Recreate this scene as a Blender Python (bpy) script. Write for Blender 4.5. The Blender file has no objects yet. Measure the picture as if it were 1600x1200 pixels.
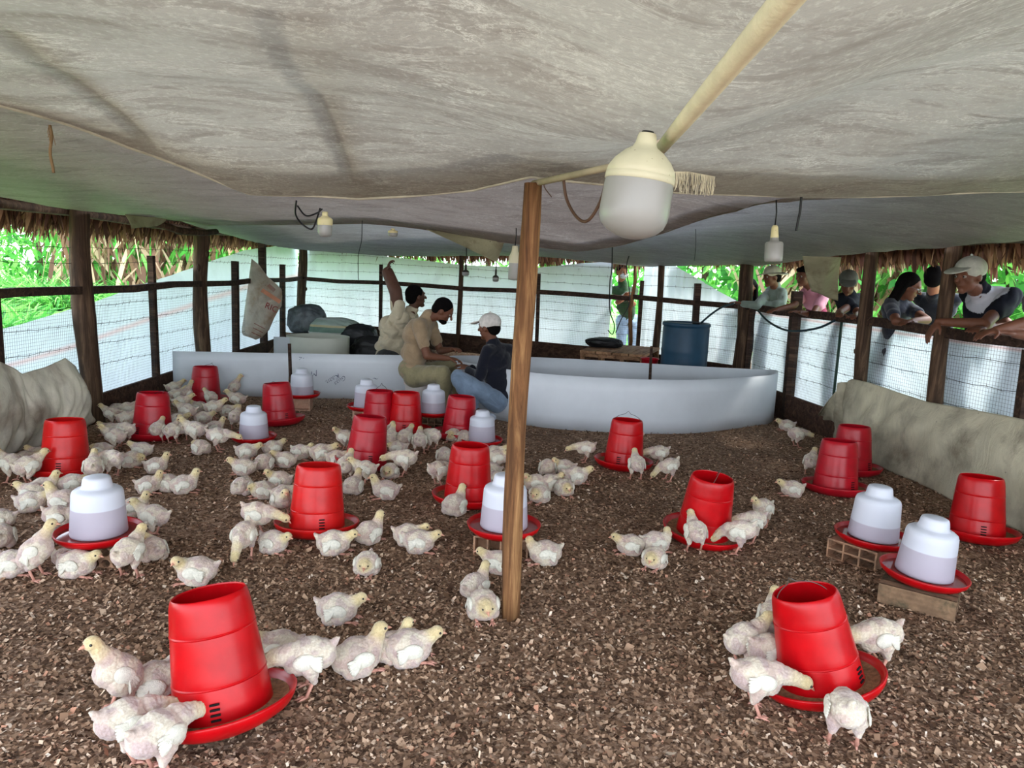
import bpy, bmesh, math, random
import numpy as np
from mathutils import Vector, Matrix
from mathutils import noise as mnoise
random.seed(7); np.random.seed(7)
SC = bpy.context.scene
COL = SC.collection
# ------------------------------------------------------------------ camera
F, H, PITCH, ROLL = 1155.0, 1.35, math.atan(180 / 1155.0), 0.042
_f = Vector((0, math.cos(PITCH), -math.sin(PITCH)))
_u0 = Vector((0, math.sin(PITCH), math.cos(PITCH)))
_r0 = Vector((1, 0, 0))
_R = _r0 * math.cos(ROLL) + _u0 * math.sin(ROLL)
_U = _r0 * -math.sin(ROLL) + _u0 * math.cos(ROLL)
CP = Vector((0, 0, H))
cam = bpy.data.cameras.new('camera')
cam.sensor_width = 36; cam.lens = F / 1600 * 36; cam.clip_start = 0.05; cam.clip_end = 300
camo = bpy.data.objects.new('camera', cam); COL.objects.link(camo)
M = Matrix((_R, _U, -_f)).transposed().to_4x4(); M.translation = CP
camo.matrix_world = M
SC.camera = camo
# ------------------------------------------------------------------ light
W = bpy.data.worlds.new('world'); SC.world = W; W.use_nodes = True
nt = W.node_tree; bgn = nt.nodes['Background']
tc = nt.nodes.new('ShaderNodeTexCoord'); sx = nt.nodes.new('ShaderNodeSeparateXYZ')
rp = nt.nodes.new('ShaderNodeValToRGB')
nt.links.new(tc.outputs['Generated'], sx.inputs[0]); nt.links.new(sx.outputs['Z'], rp.inputs[0])
rp.color_ramp.elements[0].position = 0.0; rp.color_ramp.elements[0].color = (0.92, 0.96, 1.0, 1)
rp.color_ramp.elements[1].position = 0.7; rp.color_ramp.elements[1].color = (0.62, 0.76, 1.0, 1)
nt.links.new(rp.outputs[0], bgn.inputs[0]); bgn.inputs[1].default_value = 2.4
sun = bpy.data.lights.new('sun', 'SUN'); sun.energy = 3.2; sun.angle = math.radians(14); sun.color = (1, 0.97, 0.9)
suno = bpy.data.objects.new('sun', sun); COL.objects.link(suno)
suno.rotation_euler = Vector((-0.62, -0.10, -0.72)).to_track_quat('-Z', 'Y').to_euler()
SC.view_settings.view_transform = 'Standard'; SC.view_settings.look = 'None'
SC.view_settings.exposure = 1.45; SC.view_settings.gamma = 1; SC.view_settings.use_curve_mapping = False
SC.cycles.max_bounces = 8; SC.cycles.diffuse_bounces = 5; SC.cycles.glossy_bounces = 3
SC.cycles.transmission_bounces = 6; SC.cycles.transparent_max_bounces = 12
SC.cycles.sample_clamp_indirect = 6; SC.cycles.use_denoising = True
SC.cycles.caustics_reflective = False; SC.cycles.caustics_refractive = False
# ------------------------------------------------------------------ pixels to places
def ray(px, py):
    d = _f * F + _R * (px - 800) - _U * (py - 600)
    return d.normalized()
def G(px, py, z=0.0):
    d = ray(px, py); t = (z - H) / d.z
    return CP + d * t
def D(px, py, Y):
    d = ray(px, py); return CP + d * (Y / d.y)
def pix(p):
    v = Vector(p) - CP; z = v.dot(_f)
    return 800 + F * v.dot(_R) / z, 600 - F * v.dot(_U) / z
def on_line(P, Q, px, z):
    lo, hi = 0.0, 1.0
    f = lambda t: pix((P.x + (Q.x - P.x) * t, P.y + (Q.y - P.y) * t, z))[0] - px
    a = f(lo)
    for _ in range(50):
        m = (lo + hi) / 2
        if (f(m) > 0) == (a > 0): lo = m
        else: hi = m
    t = lo
    return Vector((P.x + (Q.x - P.x) * t, P.y + (Q.y - P.y) * t, 0))
# ------------------------------------------------------------------ object helpers
def tag(o, label=None, cat=None, group=None, kind=None):
    if label: o['label'] = label
    if cat: o['category'] = cat
    if group: o['group'] = group
    if kind: o['kind'] = kind
    return o
def empty(name, loc, label, cat, group=None, rz=0.0):
    o = bpy.data.objects.new(name, None); COL.objects.link(o)
    o.location = loc; o.rotation_euler = (0, 0, rz); o.empty_display_size = .05
    return tag(o, label, cat, group)
def link(name, me, mat=None, parent=None):
    o = bpy.data.objects.new(name, me); COL.objects.link(o)
    if mat is not None:
        for m in (mat if isinstance(mat, (list, tuple)) else [mat]): me.materials.append(m)
    if parent is not None: o.parent = parent
    return o
def copy_tree(o, parent=None):
    c = o.copy(); COL.objects.link(c)
    if parent is not None: c.parent = parent
    for ch in list(o.children): copy_tree(ch, c)
    return c
class MB:
    def __init__(s): s.v = []; s.f = []; s.sm = []; s.mi = []; s.cur = 0
    def add(s, vs, fs, smooth=False):
        b = len(s.v); s.v += [tuple(v) for v in vs]
        for f in fs: s.f.append(tuple(b + i for i in f)); s.sm.append(smooth); s.mi.append(s.cur)
    def box(s, c, size, rot=None, jit=0):
        sx, sy, sz = [a / 2 for a in size]
        m = rot or Matrix.Identity(3); c = Vector(c)
        vs = [c + m @ Vector((x * sx, y * sy, z * sz)) for x in (-1, 1) for y in (-1, 1) for z in (-1, 1)]
        s.add(vs, [(0, 1, 3, 2), (4, 6, 7, 5), (0, 4, 5, 1), (2, 3, 7, 6), (0, 2, 6, 4), (1, 5, 7, 3)])
    def beam(s, a, b, w, h, up=(0, 0, 1)):
        a = Vector(a); b = Vector(b); d = (b - a).normalized(); u = Vector(up)
        if abs(d.dot(u)) > .95: u = Vector((0, 1, 0))
        r = d.cross(u).normalized(); u = r.cross(d)
        vs = []
        for p in (a, b):
            for i, j in ((-1, -1), (1, -1), (1, 1), (-1, 1)): vs.append(p + r * i * w / 2 + u * j * h / 2)
        s.add(vs, [(3, 2, 1, 0), (4, 5, 6, 7), (0, 1, 5, 4), (1, 2, 6, 5), (2, 3, 7, 6), (3, 0, 4, 7)])
    def tube(s, pts, r, n=8, caps=True, smooth=True, wob=0.0, seed=0):
        pts = [Vector(p) for p in pts]; k = len(pts)
        rs = r if isinstance(r, (list, tuple)) else [r] * k
        rng = random.Random(seed); ph = rng.random() * 6
        t0 = (pts[1] - pts[0]).normalized(); u = Vector((0, 0, 1)) if abs(t0.z) < .9 else Vector((1, 0, 0))
        vs = []; prev = None
        for i in range(k):
            t = (pts[min(i + 1, k - 1)] - pts[max(i - 1, 0)])
            t = t.normalized() if t.length > 1e-9 else t0
            a = (prev if prev is not None else u.cross(t))
            a = (a - t * a.dot(t)).normalized(); prev = a; b = t.cross(a)
            for j in range(n):
                q = 2 * math.pi * j / n
                rr = rs[i] * (1 + wob * (math.sin(2 * q + ph + i * .35) * .5 + rng.uniform(-.5, .5) * .6))
                vs.append(pts[i] + a * math.cos(q) * rr + b * math.sin(q) * rr)
        fs = [(i * n + j, i * n + (j + 1) % n, (i + 1) * n + (j + 1) % n, (i + 1) * n + j) for i in range(k - 1) for j in range(n)]
        s.add(vs, fs, smooth)
        if caps:
            b = len(s.v) - len(vs)
            s.f.append(tuple(b + j for j in reversed(range(n)))); s.sm.append(False); s.mi.append(s.cur)
            s.f.append(tuple(b + (k - 1) * n + j for j in range(n))); s.sm.append(False); s.mi.append(s.cur)
    def lathe(s, prof, n=40, closed=False, smooth=True, wx=1.0, wy=1.0, c=(0, 0, 0)):
        k = len(prof); vs = []
        for (r, z) in prof:
            for j in range(n):
                q = 2 * math.pi * j / n
                vs.append((c[0] + r * math.cos(q) * wx, c[1] + r * math.sin(q) * wy, c[2] + z))
        e = k if closed else k - 1
        fs = [(i * n + j, i * n + (j + 1) % n, ((i + 1) % k) * n + (j + 1) % n, ((i + 1) % k) * n + j) for i in range(e) for j in range(n)]
        s.add(vs, fs, smooth)
    def disc(s, r, z, n=40, c=(0, 0)):
        s.add([(c[0] + r * math.cos(2 * math.pi * j / n), c[1] + r * math.sin(2 * math.pi * j / n), z) for j in range(n)], [tuple(range(n))])
    def ico(s, c, r, sub=2, rot=None):
        bm = bmesh.new(); bmesh.ops.create_icosphere(bm, subdivisions=sub, radius=1)
        m = rot or Matrix.Identity(3); c = Vector(c); r = Vector(r if hasattr(r, '__len__') else (r, r, r))
        vs = [c + m @ Vector((v.co.x * r.x, v.co.y * r.y, v.co.z * r.z)) for v in bm.verts]
        s.add(vs, [[v.index for v in f.verts] for f in bm.faces], True); bm.free()
    def mesh(s, name):
        me = bpy.data.meshes.new(name); me.from_pydata(s.v, [], s.f)
        me.polygons.foreach_set('use_smooth', s.sm)
        if any(s.mi): me.polygons.foreach_set('material_index', s.mi)
        me.update(); return me
    def build(s, name, mat=None, parent=None): return link(name, s.mesh(name), mat, parent)
def grid_mesh(name, P, mat=None, parent=None, smooth=True, thick=0.0):
    """P: array (n,m,3)"""
    n, m, _ = P.shape
    idx = np.arange(n * m).reshape(n, m)
    q = np.stack([idx[:-1, :-1], idx[1:, :-1], idx[1:, 1:], idx[:-1, 1:]], -1).reshape(-1, 4)
    me = bpy.data.meshes.new(name); me.from_pydata(P.reshape(-1, 3).tolist(), [], q.tolist())
    me.polygons.foreach_set('use_smooth', [smooth] * len(q))
    uv = me.uv_layers.new(name='UVMap')
    U = np.stack(np.meshgrid(np.linspace(0, 1, n), np.linspace(0, 1, m), indexing='ij'), -1).reshape(-1, 2)
    uv.data.foreach_set('uv', U[q.reshape(-1)].reshape(-1)); me.update()
    o = link(name, me, mat, parent)
    if thick:
        md = o.modifiers.new('s', 'SOLIDIFY'); md.thickness = thick; md.offset = 0
    return o
def raw_mesh(name, V, Q, cols=None, mat=None, parent=None, smooth=False):
    """fast mesh of quads (or tris): V (n,3), Q (m,k), cols (n,3) per vertex"""
    me = bpy.data.meshes.new(name); k = Q.shape[1]
    me.vertices.add(len(V)); me.vertices.foreach_set('co', V.astype(np.float32).reshape(-1))
    me.loops.add(Q.size); me.loops.foreach_set('vertex_index', Q.astype(np.int32).reshape(-1))
    me.polygons.add(len(Q)); me.polygons.foreach_set('loop_start', np.arange(len(Q), dtype=np.int32) * k)
    me.polygons.foreach_set('loop_total', np.full(len(Q), k, dtype=np.int32))
    me.update(calc_edges=True); me.validate()
    if cols is not None:
        a = me.color_attributes.new('Col', 'FLOAT_COLOR', 'POINT')
        a.data.foreach_set('color', np.concatenate([cols, np.ones((len(cols), 1))], 1).astype(np.float32).reshape(-1))
    if smooth: me.polygons.foreach_set('use_smooth', [True] * len(Q))
    return link(name, me, mat, parent)
# ------------------------------------------------------------------ materials
def s2l(c):
    return tuple(((x / 255) / 12.92 if x / 255 <= .04045 else ((x / 255 + .055) / 1.055) ** 2.4) for x in c) + (1,)
def newmat(name):
    m = bpy.data.materials.new(name); m.use_nodes = True
    return m, m.node_tree, m.node_tree.nodes['Principled BSDF']
def N(t, kind, **kw):
    n = t.nodes.new(kind)
    for k, v in kw.items():
        if k in n.inputs: n.inputs[k].default_value = v
        else: setattr(n, k, v)
    return n
def ramp(t, fac, stops):
    n = t.nodes.new('ShaderNodeValToRGB'); e = n.color_ramp.elements
    while len(e) < len(stops): e.new(.5)
    for i, (p, c) in enumerate(stops): e[i].position = p; e[i].color = c if len(c) == 4 else tuple(c) + (1,)
    t.links.new(fac, n.inputs[0]); return n.outputs[0]
def coords(t, kind='Object', scale=(1, 1, 1), rot=(0, 0, 0)):
    c = t.nodes.new('ShaderNodeTexCoord'); m = t.nodes.new('ShaderNodeMapping')
    m.inputs['Scale'].default_value = scale; m.inputs['Rotation'].default_value = rot
    t.links.new(c.outputs[kind], m.inputs[0]); return m.outputs[0]
def noise(t, vec, scale, detail=4, rough=.55, dist=0.0):
    n = N(t, 'ShaderNodeTexNoise', Scale=scale, Detail=detail, Roughness=rough, Distortion=dist)
    t.links.new(vec, n.inputs['Vector']); return n.outputs['Fac']
def mixc(t, a, b, f, mode='MIX'):
    n = t.nodes.new('ShaderNodeMix'); n.data_type = 'RGBA'; n.blend_type = mode
    for sock, v in ((n.inputs['Factor'], f), (n.inputs['A'], a), (n.inputs['B'], b)):
        if hasattr(v, 'is_linked') or hasattr(v, 'links'): t.links.new(v, sock)
        else: sock.default_value = v
    return n.outputs['Result']
def bump(t, p, h, strength=.3, dist=.01):
    b = N(t, 'ShaderNodeBump', Strength=strength, Distance=dist)
    t.links.new(h, b.inputs['Height']); t.links.new(b.outputs[0], p.inputs['Normal'])
def plain(name, rgb, rough=.6, var=.12, scale=14, bmp=0.0, spec=.3, metal=0.0):
    m, t, p = newmat(name)
    v = coords(t); n = noise(t, v, scale, 5)
    c = s2l(rgb); d = tuple(x * (1 - var * 2) for x in c[:3]) + (1,); l = tuple(min(1, x * (1 + var)) for x in c[:3]) + (1,)
    t.links.new(ramp(t, n, [(.3, d), (.7, l)]), p.inputs['Base Color'])
    p.inputs['Roughness'].default_value = rough; p.inputs['Specular IOR Level'].default_value = spec; p.inputs['Metallic'].default_value = metal
    if bmp: bump(t, p, noise(t, v, scale * 4, 4), bmp)
    return m
def cloth_trans(name, rgb, trans=.5, streak=(1, 1, 1), scale=6, dirt=None, bmp=.2, var=.12, extra=None, weave=0):
    """woven plastic sheet: diffuse on both sides plus light coming through"""
    m, t, p = newmat(name)
    v = coords(t, 'Object', streak); n = noise(t, v, scale, 7, .62, .6)
    c = s2l(rgb); d = tuple(x * (1 - var * 2) for x in c[:3]) + (1,); l = tuple(min(1, x * (1 + var)) for x in c[:3]) + (1,)
    colr = ramp(t, n, [(.32, d), (.5, c), (.66, l)])
    v0 = coords(t)
    if dirt:
        n2 = noise(t, v0, dirt[1], 5, .6); f = ramp(t, n2, [(dirt[2], (0, 0, 0, 1)), (dirt[3], (1, 1, 1, 1))])
        colr = mixc(t, colr, s2l(dirt[0]), f)
        n3 = N(t, 'ShaderNodeTexVoronoi', Scale=7.0, Randomness=1.0); t.links.new(v0, n3.inputs['Vector'])
        f3 = ramp(t, n3.outputs['Distance'], [(0.0, (1, 1, 1, 1)), (0.045, (0, 0, 0, 1))])
        colr = mixc(t, colr, s2l((70, 60, 50)), f3)
    if extra: colr = extra(t, colr)
    p.inputs['Roughness'].default_value = .62; p.inputs['Specular IOR Level'].default_value = .25
    t.links.new(colr, p.inputs['Base Color'])
    if bmp:
        nb = noise(t, v, scale * 2.2, 8, .65, 1.2); bump(t, p, nb, bmp, .02)
    tr = t.nodes.new('ShaderNodeBsdfTranslucent'); t.links.new(colr, tr.inputs[0])
    mx = t.nodes.new('ShaderNodeMixShader'); mx.inputs[0].default_value = trans
    t.links.new(p.outputs[0], mx.inputs[1]); t.links.new(tr.outputs[0], mx.inputs[2])
    t.links.new(mx.outputs[0], t.nodes['Material Output'].inputs[0])
    return m
def wood(name, dark, mid, light, axis='Z', scale=9, rough=.75, bmp=.5):
    m, t, p = newmat(name)
    st = {'Z': (1, 1, .07), 'X': (.07, 1, 1), 'Y': (1, .07, 1)}[axis]
    v = coords(t, 'Object', st); n = noise(t, v, scale * 3, 8, .65, 1.0)
    n2 = noise(t, coords(t), 3.0, 3)
    c = ramp(t, n, [(.3, s2l(dark)), (.5, s2l(mid)), (.72, s2l(light))])
    c = mixc(t, c, s2l(dark), ramp(t, n2, [(.45, (0, 0, 0, 1)), (.75, (.6, .6, .6, 1))]))
    t.links.new(c, p.inputs['Base Color']); p.inputs['Roughness'].default_value = rough
    p.inputs['Specular IOR Level'].default_value = .2
    bump(t, p, n, bmp, .012); return m
def vcol(name, rough=.8, trans=0.0, mul=1.0, bmp=0, spec=.2, tint=0.0):
    m, t, p = newmat(name)
    a = t.nodes.new('ShaderNodeVertexColor'); a.layer_name = 'Col'
    c = a.outputs[0]
    if tint:
        oi = t.nodes.new('ShaderNodeObjectInfo')
        c = mixc(t, c, ramp(t, oi.outputs['Random'], [(0, (1 - tint, 1 - tint * 1.15, 1 - tint * 1.3, 1)), (.5, (1, 1, 1, 1)), (1, (1 + tint * .2, 1, .96, 1))]), 1.0, 'MULTIPLY')
    t.links.new(c, p.inputs['Base Color']); p.inputs['Roughness'].default_value = rough
    p.inputs['Specular IOR Level'].default_value = spec
    if bmp: bump(t, p, noise(t, coords(t), bmp, 5, .7), .5, .004)
    if trans:
        tr = t.nodes.new('ShaderNodeBsdfTranslucent'); t.links.new(c, tr.inputs[0])
        mx = t.nodes.new('ShaderNodeMixShader'); mx.inputs[0].default_value = trans
        t.links.new(p.outputs[0], mx.inputs[1]); t.links.new(tr.outputs[0], mx.inputs[2])
        t.links.new(mx.outputs[0], t.nodes['Material Output'].inputs[0])
    return m
M_postdark = wood('weathered_post_wood', (38, 27, 20), (72, 54, 40), (120, 96, 74))
M_postmid = wood('dry_post_wood', (50, 32, 20), (116, 80, 50), (178, 138, 92))
M_board = wood('board_wood', (36, 24, 18), (70, 50, 40), (105, 80, 64), 'X')
M_rail = wood('rail_wood', (26, 18, 14), (58, 42, 34), (96, 74, 58), 'X')
M_wire = plain('galvanised_wire', (60, 62, 60), .5, .1, 20, metal=.3)
M_barb = plain('rusty_wire', (42, 36, 32), .7)
M_black = plain('black_cable', (22, 22, 24), .45)
# ------------------------------------------------------------------ plan of the shed
LN = G(145, 660)                       # point on the left fence
CL = G(472, 536)                       # far left corner
d = (LN - CL); LS = CL + d * (11.2 / (CL.y - LN.y)); LS.z = 0     # near end of left fence
RN = G(1600, 816); CR = G(1150, 625)
d = (RN - CR); RS = CR + d * ((CR.y - .6) / (CR.y - RN.y)); RS.z = 0
KB = D(985, 500, 9.45); KB.z = 0       # kink of the back fence
CEIL_BACK = 1.56
def lerp(a, b, t): return a + (b - a) * t
def outward(P, Q, c=Vector((0, 6, 0))):
    d = (Q - P); n = Vector((-d.y, d.x, 0)).normalized()
    if (P + n - c).length < (P - n - c).length: n = -n
    return n
# ------------------------------------------------------------------ floor of litter
def litter_mat():
    m, t, p = newmat('wood_shaving_litter')
    v = coords(t); vw = N(t, 'ShaderNodeTexNoise', Scale=30.0, Detail=2.0); t.links.new(v, vw.inputs['Vector'])
    add = t.nodes.new('ShaderNodeVectorMath'); add.operation = 'MULTIPLY_ADD'
    t.links.new(vw.outputs['Color'], add.inputs[0]); add.inputs[1].default_value = (.02, .02, .02); t.links.new(v, add.inputs[2])
    vo = N(t, 'ShaderNodeTexVoronoi', Scale=62.0, Randomness=1.0); t.links.new(add.outputs[0], vo.inputs['Vector'])
    vo2 = N(t, 'ShaderNodeTexVoronoi', Scale=150.0, Randomness=1.0); t.links.new(add.outputs[0], vo2.inputs['Vector'])
    s = N(t, 'ShaderNodeSeparateColor'); t.links.new(vo.outputs['Color'], s.inputs[0])
    s2 = N(t, 'ShaderNodeSeparateColor'); t.links.new(vo2.outputs['Color'], s2.inputs[0])
    c1 = ramp(t, s.outputs[0], [(0, s2l((64, 48, 37))), (.35, s2l((116, 90, 71))), (.75, s2l((163, 132, 107))), (1, s2l((214, 186, 160)))])
    c2 = ramp(t, s2.outputs[1], [(0, s2l((68, 51, 41))), (.6, s2l((131, 103, 83))), (1, s2l((188, 156, 132)))])
    c = mixc(t, c1, c2, .45)
    n = noise(t, v, 1.3, 5, .6)
    c = mixc(t, c, s2l((66, 48, 38)), ramp(t, n, [(.5, (0, 0, 0, 1)), (.75, (.55, .55, .55, 1))]))
    t.links.new(c, p.inputs['Base Color']); p.inputs['Roughness'].default_value = .9; p.inputs['Specular IOR Level'].default_value = .1
    bump(t, p, s.outputs[1], .6, .012)
    return m
M_litter = litter_mat()
def gz(x, y):
    return .010 * mnoise.noise(Vector((x * 1.6, y * 1.6, 0))) + .006 * mnoise.noise(Vector((x * 6, y * 6, 3)))
xs = np.linspace(-3.9, 3.9, 170); ys = np.linspace(-1.2, 13.0, 300)
P = np.zeros((170, 300, 3))
for i, x in enumerate(xs):
    for j, y in enumerate(ys):
        z = gz(x, y)
        P[i, j] = (x, y, z)
fl = grid_mesh('floor', P, M_litter); fl['kind'] = 'structure'
# loose flakes on the litter
def flakes():
    rng = np.random.default_rng(3)
    pts = []
    for (y0, y1, n) in ((.9, 2.2, 46000), (2.2, 3.4, 46000), (3.4, 5.0, 34000), (5.0, 7.4, 20000)):
        Y = rng.uniform(y0, y1, n); hw = np.minimum(3.1, Y * .78 + .2); X = rng.uniform(-1, 1, n) * hw
        pts.append(np.stack([X, Y], 1))
    XY = np.concatenate(pts); n = len(XY)
    Z = np.array([gz(a, b) for a, b in XY]) + rng.uniform(-.002, .007, n)
    L = rng.uniform(.006, .016, n) * (1 + (rng.random(n) > .95) * .8); Wd = L * rng.uniform(.35, .9, n)
    a = rng.uniform(0, 2 * np.pi, n)
    tx = rng.normal(0, .35, n); ty = rng.normal(0, .35, n)
    ux = np.stack([np.cos(a), np.sin(a), tx], 1) * L[:, None] * .5
    uy = np.stack([-np.sin(a), np.cos(a), ty], 1) * Wd[:, None] * .5
    c = np.concatenate([XY, Z[:, None] + .003], 1)
    jit = lambda: 1 + rng.uniform(-.35, .35, (n, 1))
    V = np.stack([c - ux * jit() - uy * jit(), c + ux * jit() - uy * jit(), c + ux * jit() + uy * jit(), c - ux * jit() + uy * jit()], 1)
    V[:, 1, 2] += rng.uniform(-.002, .003, n); V[:, 3, 2] += rng.uniform(-.002, .003, n)
    pal = np.array([s2l(x)[:3] for x in ((72, 53, 41), (110, 85, 66), (138, 109, 87), (161, 131, 106), (186, 155, 128), (212, 184, 157), (228, 208, 186), (184, 136, 110))])
    k = rng.choice(8, n, p=[.14, .22, .22, .17, .12, .07, .025, .035])
    C = pal[k] * rng.uniform(.85, 1.15, (n, 1))
    C = np.repeat(C[:, None, :], 4, 1)
    Q = np.arange(4 * n).reshape(n, 4)
    o = raw_mesh('wood_shavings', V.reshape(-1, 3), Q, C.reshape(-1, 3), vcol('shaving_flakes', .9, spec=.1))
    tag(o, 'loose brown and tan wood shavings strewn over the shed floor', 'wood shavings', kind='stuff')
flakes()
# ------------------------------------------------------------------ posts
def log_post(name, base, top_z, r, mat, label, cat='post', group=None, lean=(0, 0), seed=0, r1=None, knots=True):
    rng = random.Random(seed); n = 14; pts = []; rs = []
    for i in range(n):
        t = i / (n - 1); z = -.05 + (top_z + .05) * t
        pts.append((lean[0] * t + .25 * r * math.sin(t * 5 + seed), lean[1] * t + .25 * r * math.cos(t * 4 + seed), z))
        rs.append(lerp(r, r1 or r * .9, t) * (1 + .06 * math.sin(t * 11 + seed * 2)))
    mb = MB(); mb.tube(pts, rs, 14, wob=.07, seed=seed)
    if knots:
        for k in range(3):
            z = rng.uniform(.2, top_z * .8); a = rng.uniform(0, 6.3)
            mb.ico((math.cos(a) * r * .9, math.sin(a) * r * .9, z), (r * .28, r * .28, r * .5), 1)
    o = mb.build(name, mat); o.location = (base[0], base[1], 0)
    return tag(o, label, cat, group)
RP = 'round timber posts holding the roof'
for (px, P, Q, w, lab, s) in (
        (133, LS, CL, 32, 'thick knobbly log roof post with the bunched tarp at its foot', 1),
        (316, LS, CL, 24, 'log roof post in the side fence, just behind the first pen board end', 2),
        (472, LS, CL, 14, 'dark square-looking corner post rising behind the grey feed sacks', 3)):
    b = on_line(P, Q, px, 1.05); log_post('roof_post', b, 1.78 if px < 400 else 1.62, w * b.y / F / 2, M_postdark, lab, 'post', RP, seed=s)
b = on_line(CL, KB, 719, 1.05); log_post('roof_post', b, 1.6, .036, M_postdark, 'slim roof post in the back fence next to two small hanging bulbs', 'post', RP, seed=4, knots=False)
b = on_line(KB, CR, 1030, 1.05); log_post('roof_post', b, 1.6, .042, M_postdark, 'squared roof post in the back fence beside the blue barrel', 'post', RP, seed=5, knots=False)
b = Vector((CR.x, CR.y, 0)); log_post('roof_post', b, 1.62, .082, M_postdark, 'thick dark corner post beside the long-haired child', 'post', RP, seed=6)
b = on_line(CR, RS, 1352, 1.05); log_post('roof_post', b, 1.66, .056, M_postdark, 'dark roof post between the capped boy and the girl with glasses', 'post', RP, seed=7)
b = on_line(CR, RS, 1474, 1.05); log_post('roof_post', b, 1.68, .054, M_postdark, 'dark roof post beside the adult in the pale cap', 'post', RP, seed=8)
# the centre post
pb = G(797, 962); pt = D(829, 287, pb.y + .02)
log_post('centre_post', (pb.x, pb.y), pt.z, .037, M_postmid, 'tall bare yellow-brown timber post standing alone in the middle of the litter', 'post', lean=(pt.x - pb.x, .0), seed=9, r1=.035)
# ------------------------------------------------------------------ fences
def wires_grid(P, Q, z0, z1, off, step=.024, r=.0008):
    d = (Q - P); L = d.length; d.normalize(); n = outward(P, Q)
    o = P + n * off; V = []; Fq = []
    def seg(a, b):
        t = (b - a).normalized(); u = n; w = t.cross(u)
        k = len(V)
        for p in (a, b):
            for q in range(3):
                an = q * 2.094; V.append(p + u * math.cos(an) * r + w * math.sin(an) * r)
        for q in range(3): Fq.append((k + q, k + (q + 1) % 3, k + 3 + (q + 1) % 3, k + 3 + q))
    for i in range(int(L / step)): a = o + d * i * step; seg(a + Vector((0, 0, z0)), a + Vector((0, 0, z1)))
    for i in range(int((z1 - z0) / step) + 1): seg(o + Vector((0, 0, z0 + i * step)), o + d * L + Vector((0, 0, z0 + i * step)))
    return np.array([tuple(v) for v in V]), np.array(Fq)
def barbed(P, Q, z, off, seed, parent, amp=.012):
    rng = random.Random(seed); n = outward(P, Q); L = (Q - P).length; d = (Q - P).normalized(); k = int(L / .12)
    pts = []
    for i in range(k + 1):
        p = P + d * (L * i / k) + n * off; pts.append(Vector((p.x, p.y, z + rng.uniform(-amp, amp) + .018 * math.sin(i * .12 + seed))))
    mb = MB(); mb.tube(pts, .0018, 4, smooth=False)
    for i in range(1, k):
        if i % 1 == 0:
            p = pts[i]; w = .016
            mb.tube([p + Vector((0, 0, -w)) + n * w * .4, p, p + Vector((0, 0, w)) - n * w * .4], .0014, 3, smooth=False)
    return mb.build('barbed_wire', M_barb, parent)
def fence(label, pts, posts, board_h, mesh_z, wires, rail_w=.06, extra_wires=()):
    root = empty('fence', (0, 0, 0), label, 'fence')
    mbr = MB(); mbb = MB(); VV = []; QQ = []; nb = 0
    for P, Q in zip(pts[:-1], pts[1:]):
        n = outward(P, Q)
        a = P - n * .0; b = Q - n * .0; k = max(2, int((Q - P).length / .8)); prev = None
        for i in range(k + 1):
            p = P.lerp(Q, i / k); z = 1.05 + .012 * math.sin(i * 2.1 + P.x)
            q = Vector((p.x, p.y, z))
            if prev is not None: mbr.beam(prev, q, .05, rail_w)
            prev = q
        mbb.beam(Vector((P.x, P.y, board_h / 2)) + n * .03, Vector((Q.x, Q.y, board_h / 2)) + n * .03, .03, board_h)
        v, f = wires_grid(P, Q, board_h - .03, mesh_z, .05)
        VV.append(v); QQ.append(f + nb); nb += len(v)
    mbr.build('rail', M_rail, root); mbb.build('kick_board', M_board, root)
    raw_mesh('wire_mesh', np.concatenate(VV), np.concatenate(QQ), None, M_wire, root)
    for i, z in enumerate(wires):
        for P, Q in zip(pts[:-1], pts[1:]): barbed(P, Q, z, .06, i * 7 + int(P.x * 3), root, .006)
    for (px, P, Q, top, w) in posts:
        b = on_line(P, Q, px, 1.05); n = outward(P, Q)
        mb = MB(); ln = random.uniform(-.02, .02)
        mb.beam(b + n * .055 + Vector((0, 0, -.02)), b + n * .055 + Vector((ln, 0, top)), w, w, up=(0, 1, 0))
        mb.build('fence_post', M_rail, root)
    return root
fence('dark timber rail and wire mesh fence on the grass side of the shed', [LS, CL],
      [(5, LS, CL, 1.28, .052), (249, LS, CL, 1.33, .055), (374, LS, CL, 1.30, .072), (418, LS, CL, 1.6, .085), (447, LS, CL, 1.27, .07)],
      .2, 1.04, (.42, .6, .78, .93, 1.27, 1.38))
fence('dark timber rail and wire mesh fence across the far end of the shed', [CL, KB, CR],
      [(592, CL, KB, 1.33, .05), (840, CL, KB, 1.3, .05), (997, KB, CR, 1.27, .045), (1086, KB, CR, 1.27, .07)],
      .38, 1.04, (.55, .68, .8, .92, 1.2, 1.32, 1.43))
rf = fence('dark timber rail and wire mesh fence that the onlookers lean on', [CR, RS],
      [(1168, CR, RS, 1.08, .06), (1237, CR, RS, 1.25, .085), (1603, CR, RS, 1.0, .06)],
      .25, 1.02, (.42, .58, .74, .9), .07)
b = on_line(CR, RS, 1302, .8); mb = MB(); mb.tube([(b.x + .05, b.y, .2), (b.x + .05, b.y, 1.03)], .012, 6)
mb.build('stake', plain('green_stake', (38, 62, 52), .6), rf)
# crooked pole behind the back fence gap
mb = MB(); p0 = on_line(KB, CR, 990, 1.05) if False else KB + Vector((.0, -.02, 0))
mb.tube([(p0.x, p0.y, 0), (p0.x + .02, p0.y, .5), (p0.x - .015, p0.y, .9), (p0.x + .025, p0.y, 1.25), (p0.x, p0.y, 1.6)], [.028, .024, .026, .022, .02], 8, wob=.1)
tag(mb.build('crooked_pole', M_postmid), 'thin crooked branch pole standing at the gap in the back curtain', 'pole')
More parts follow.
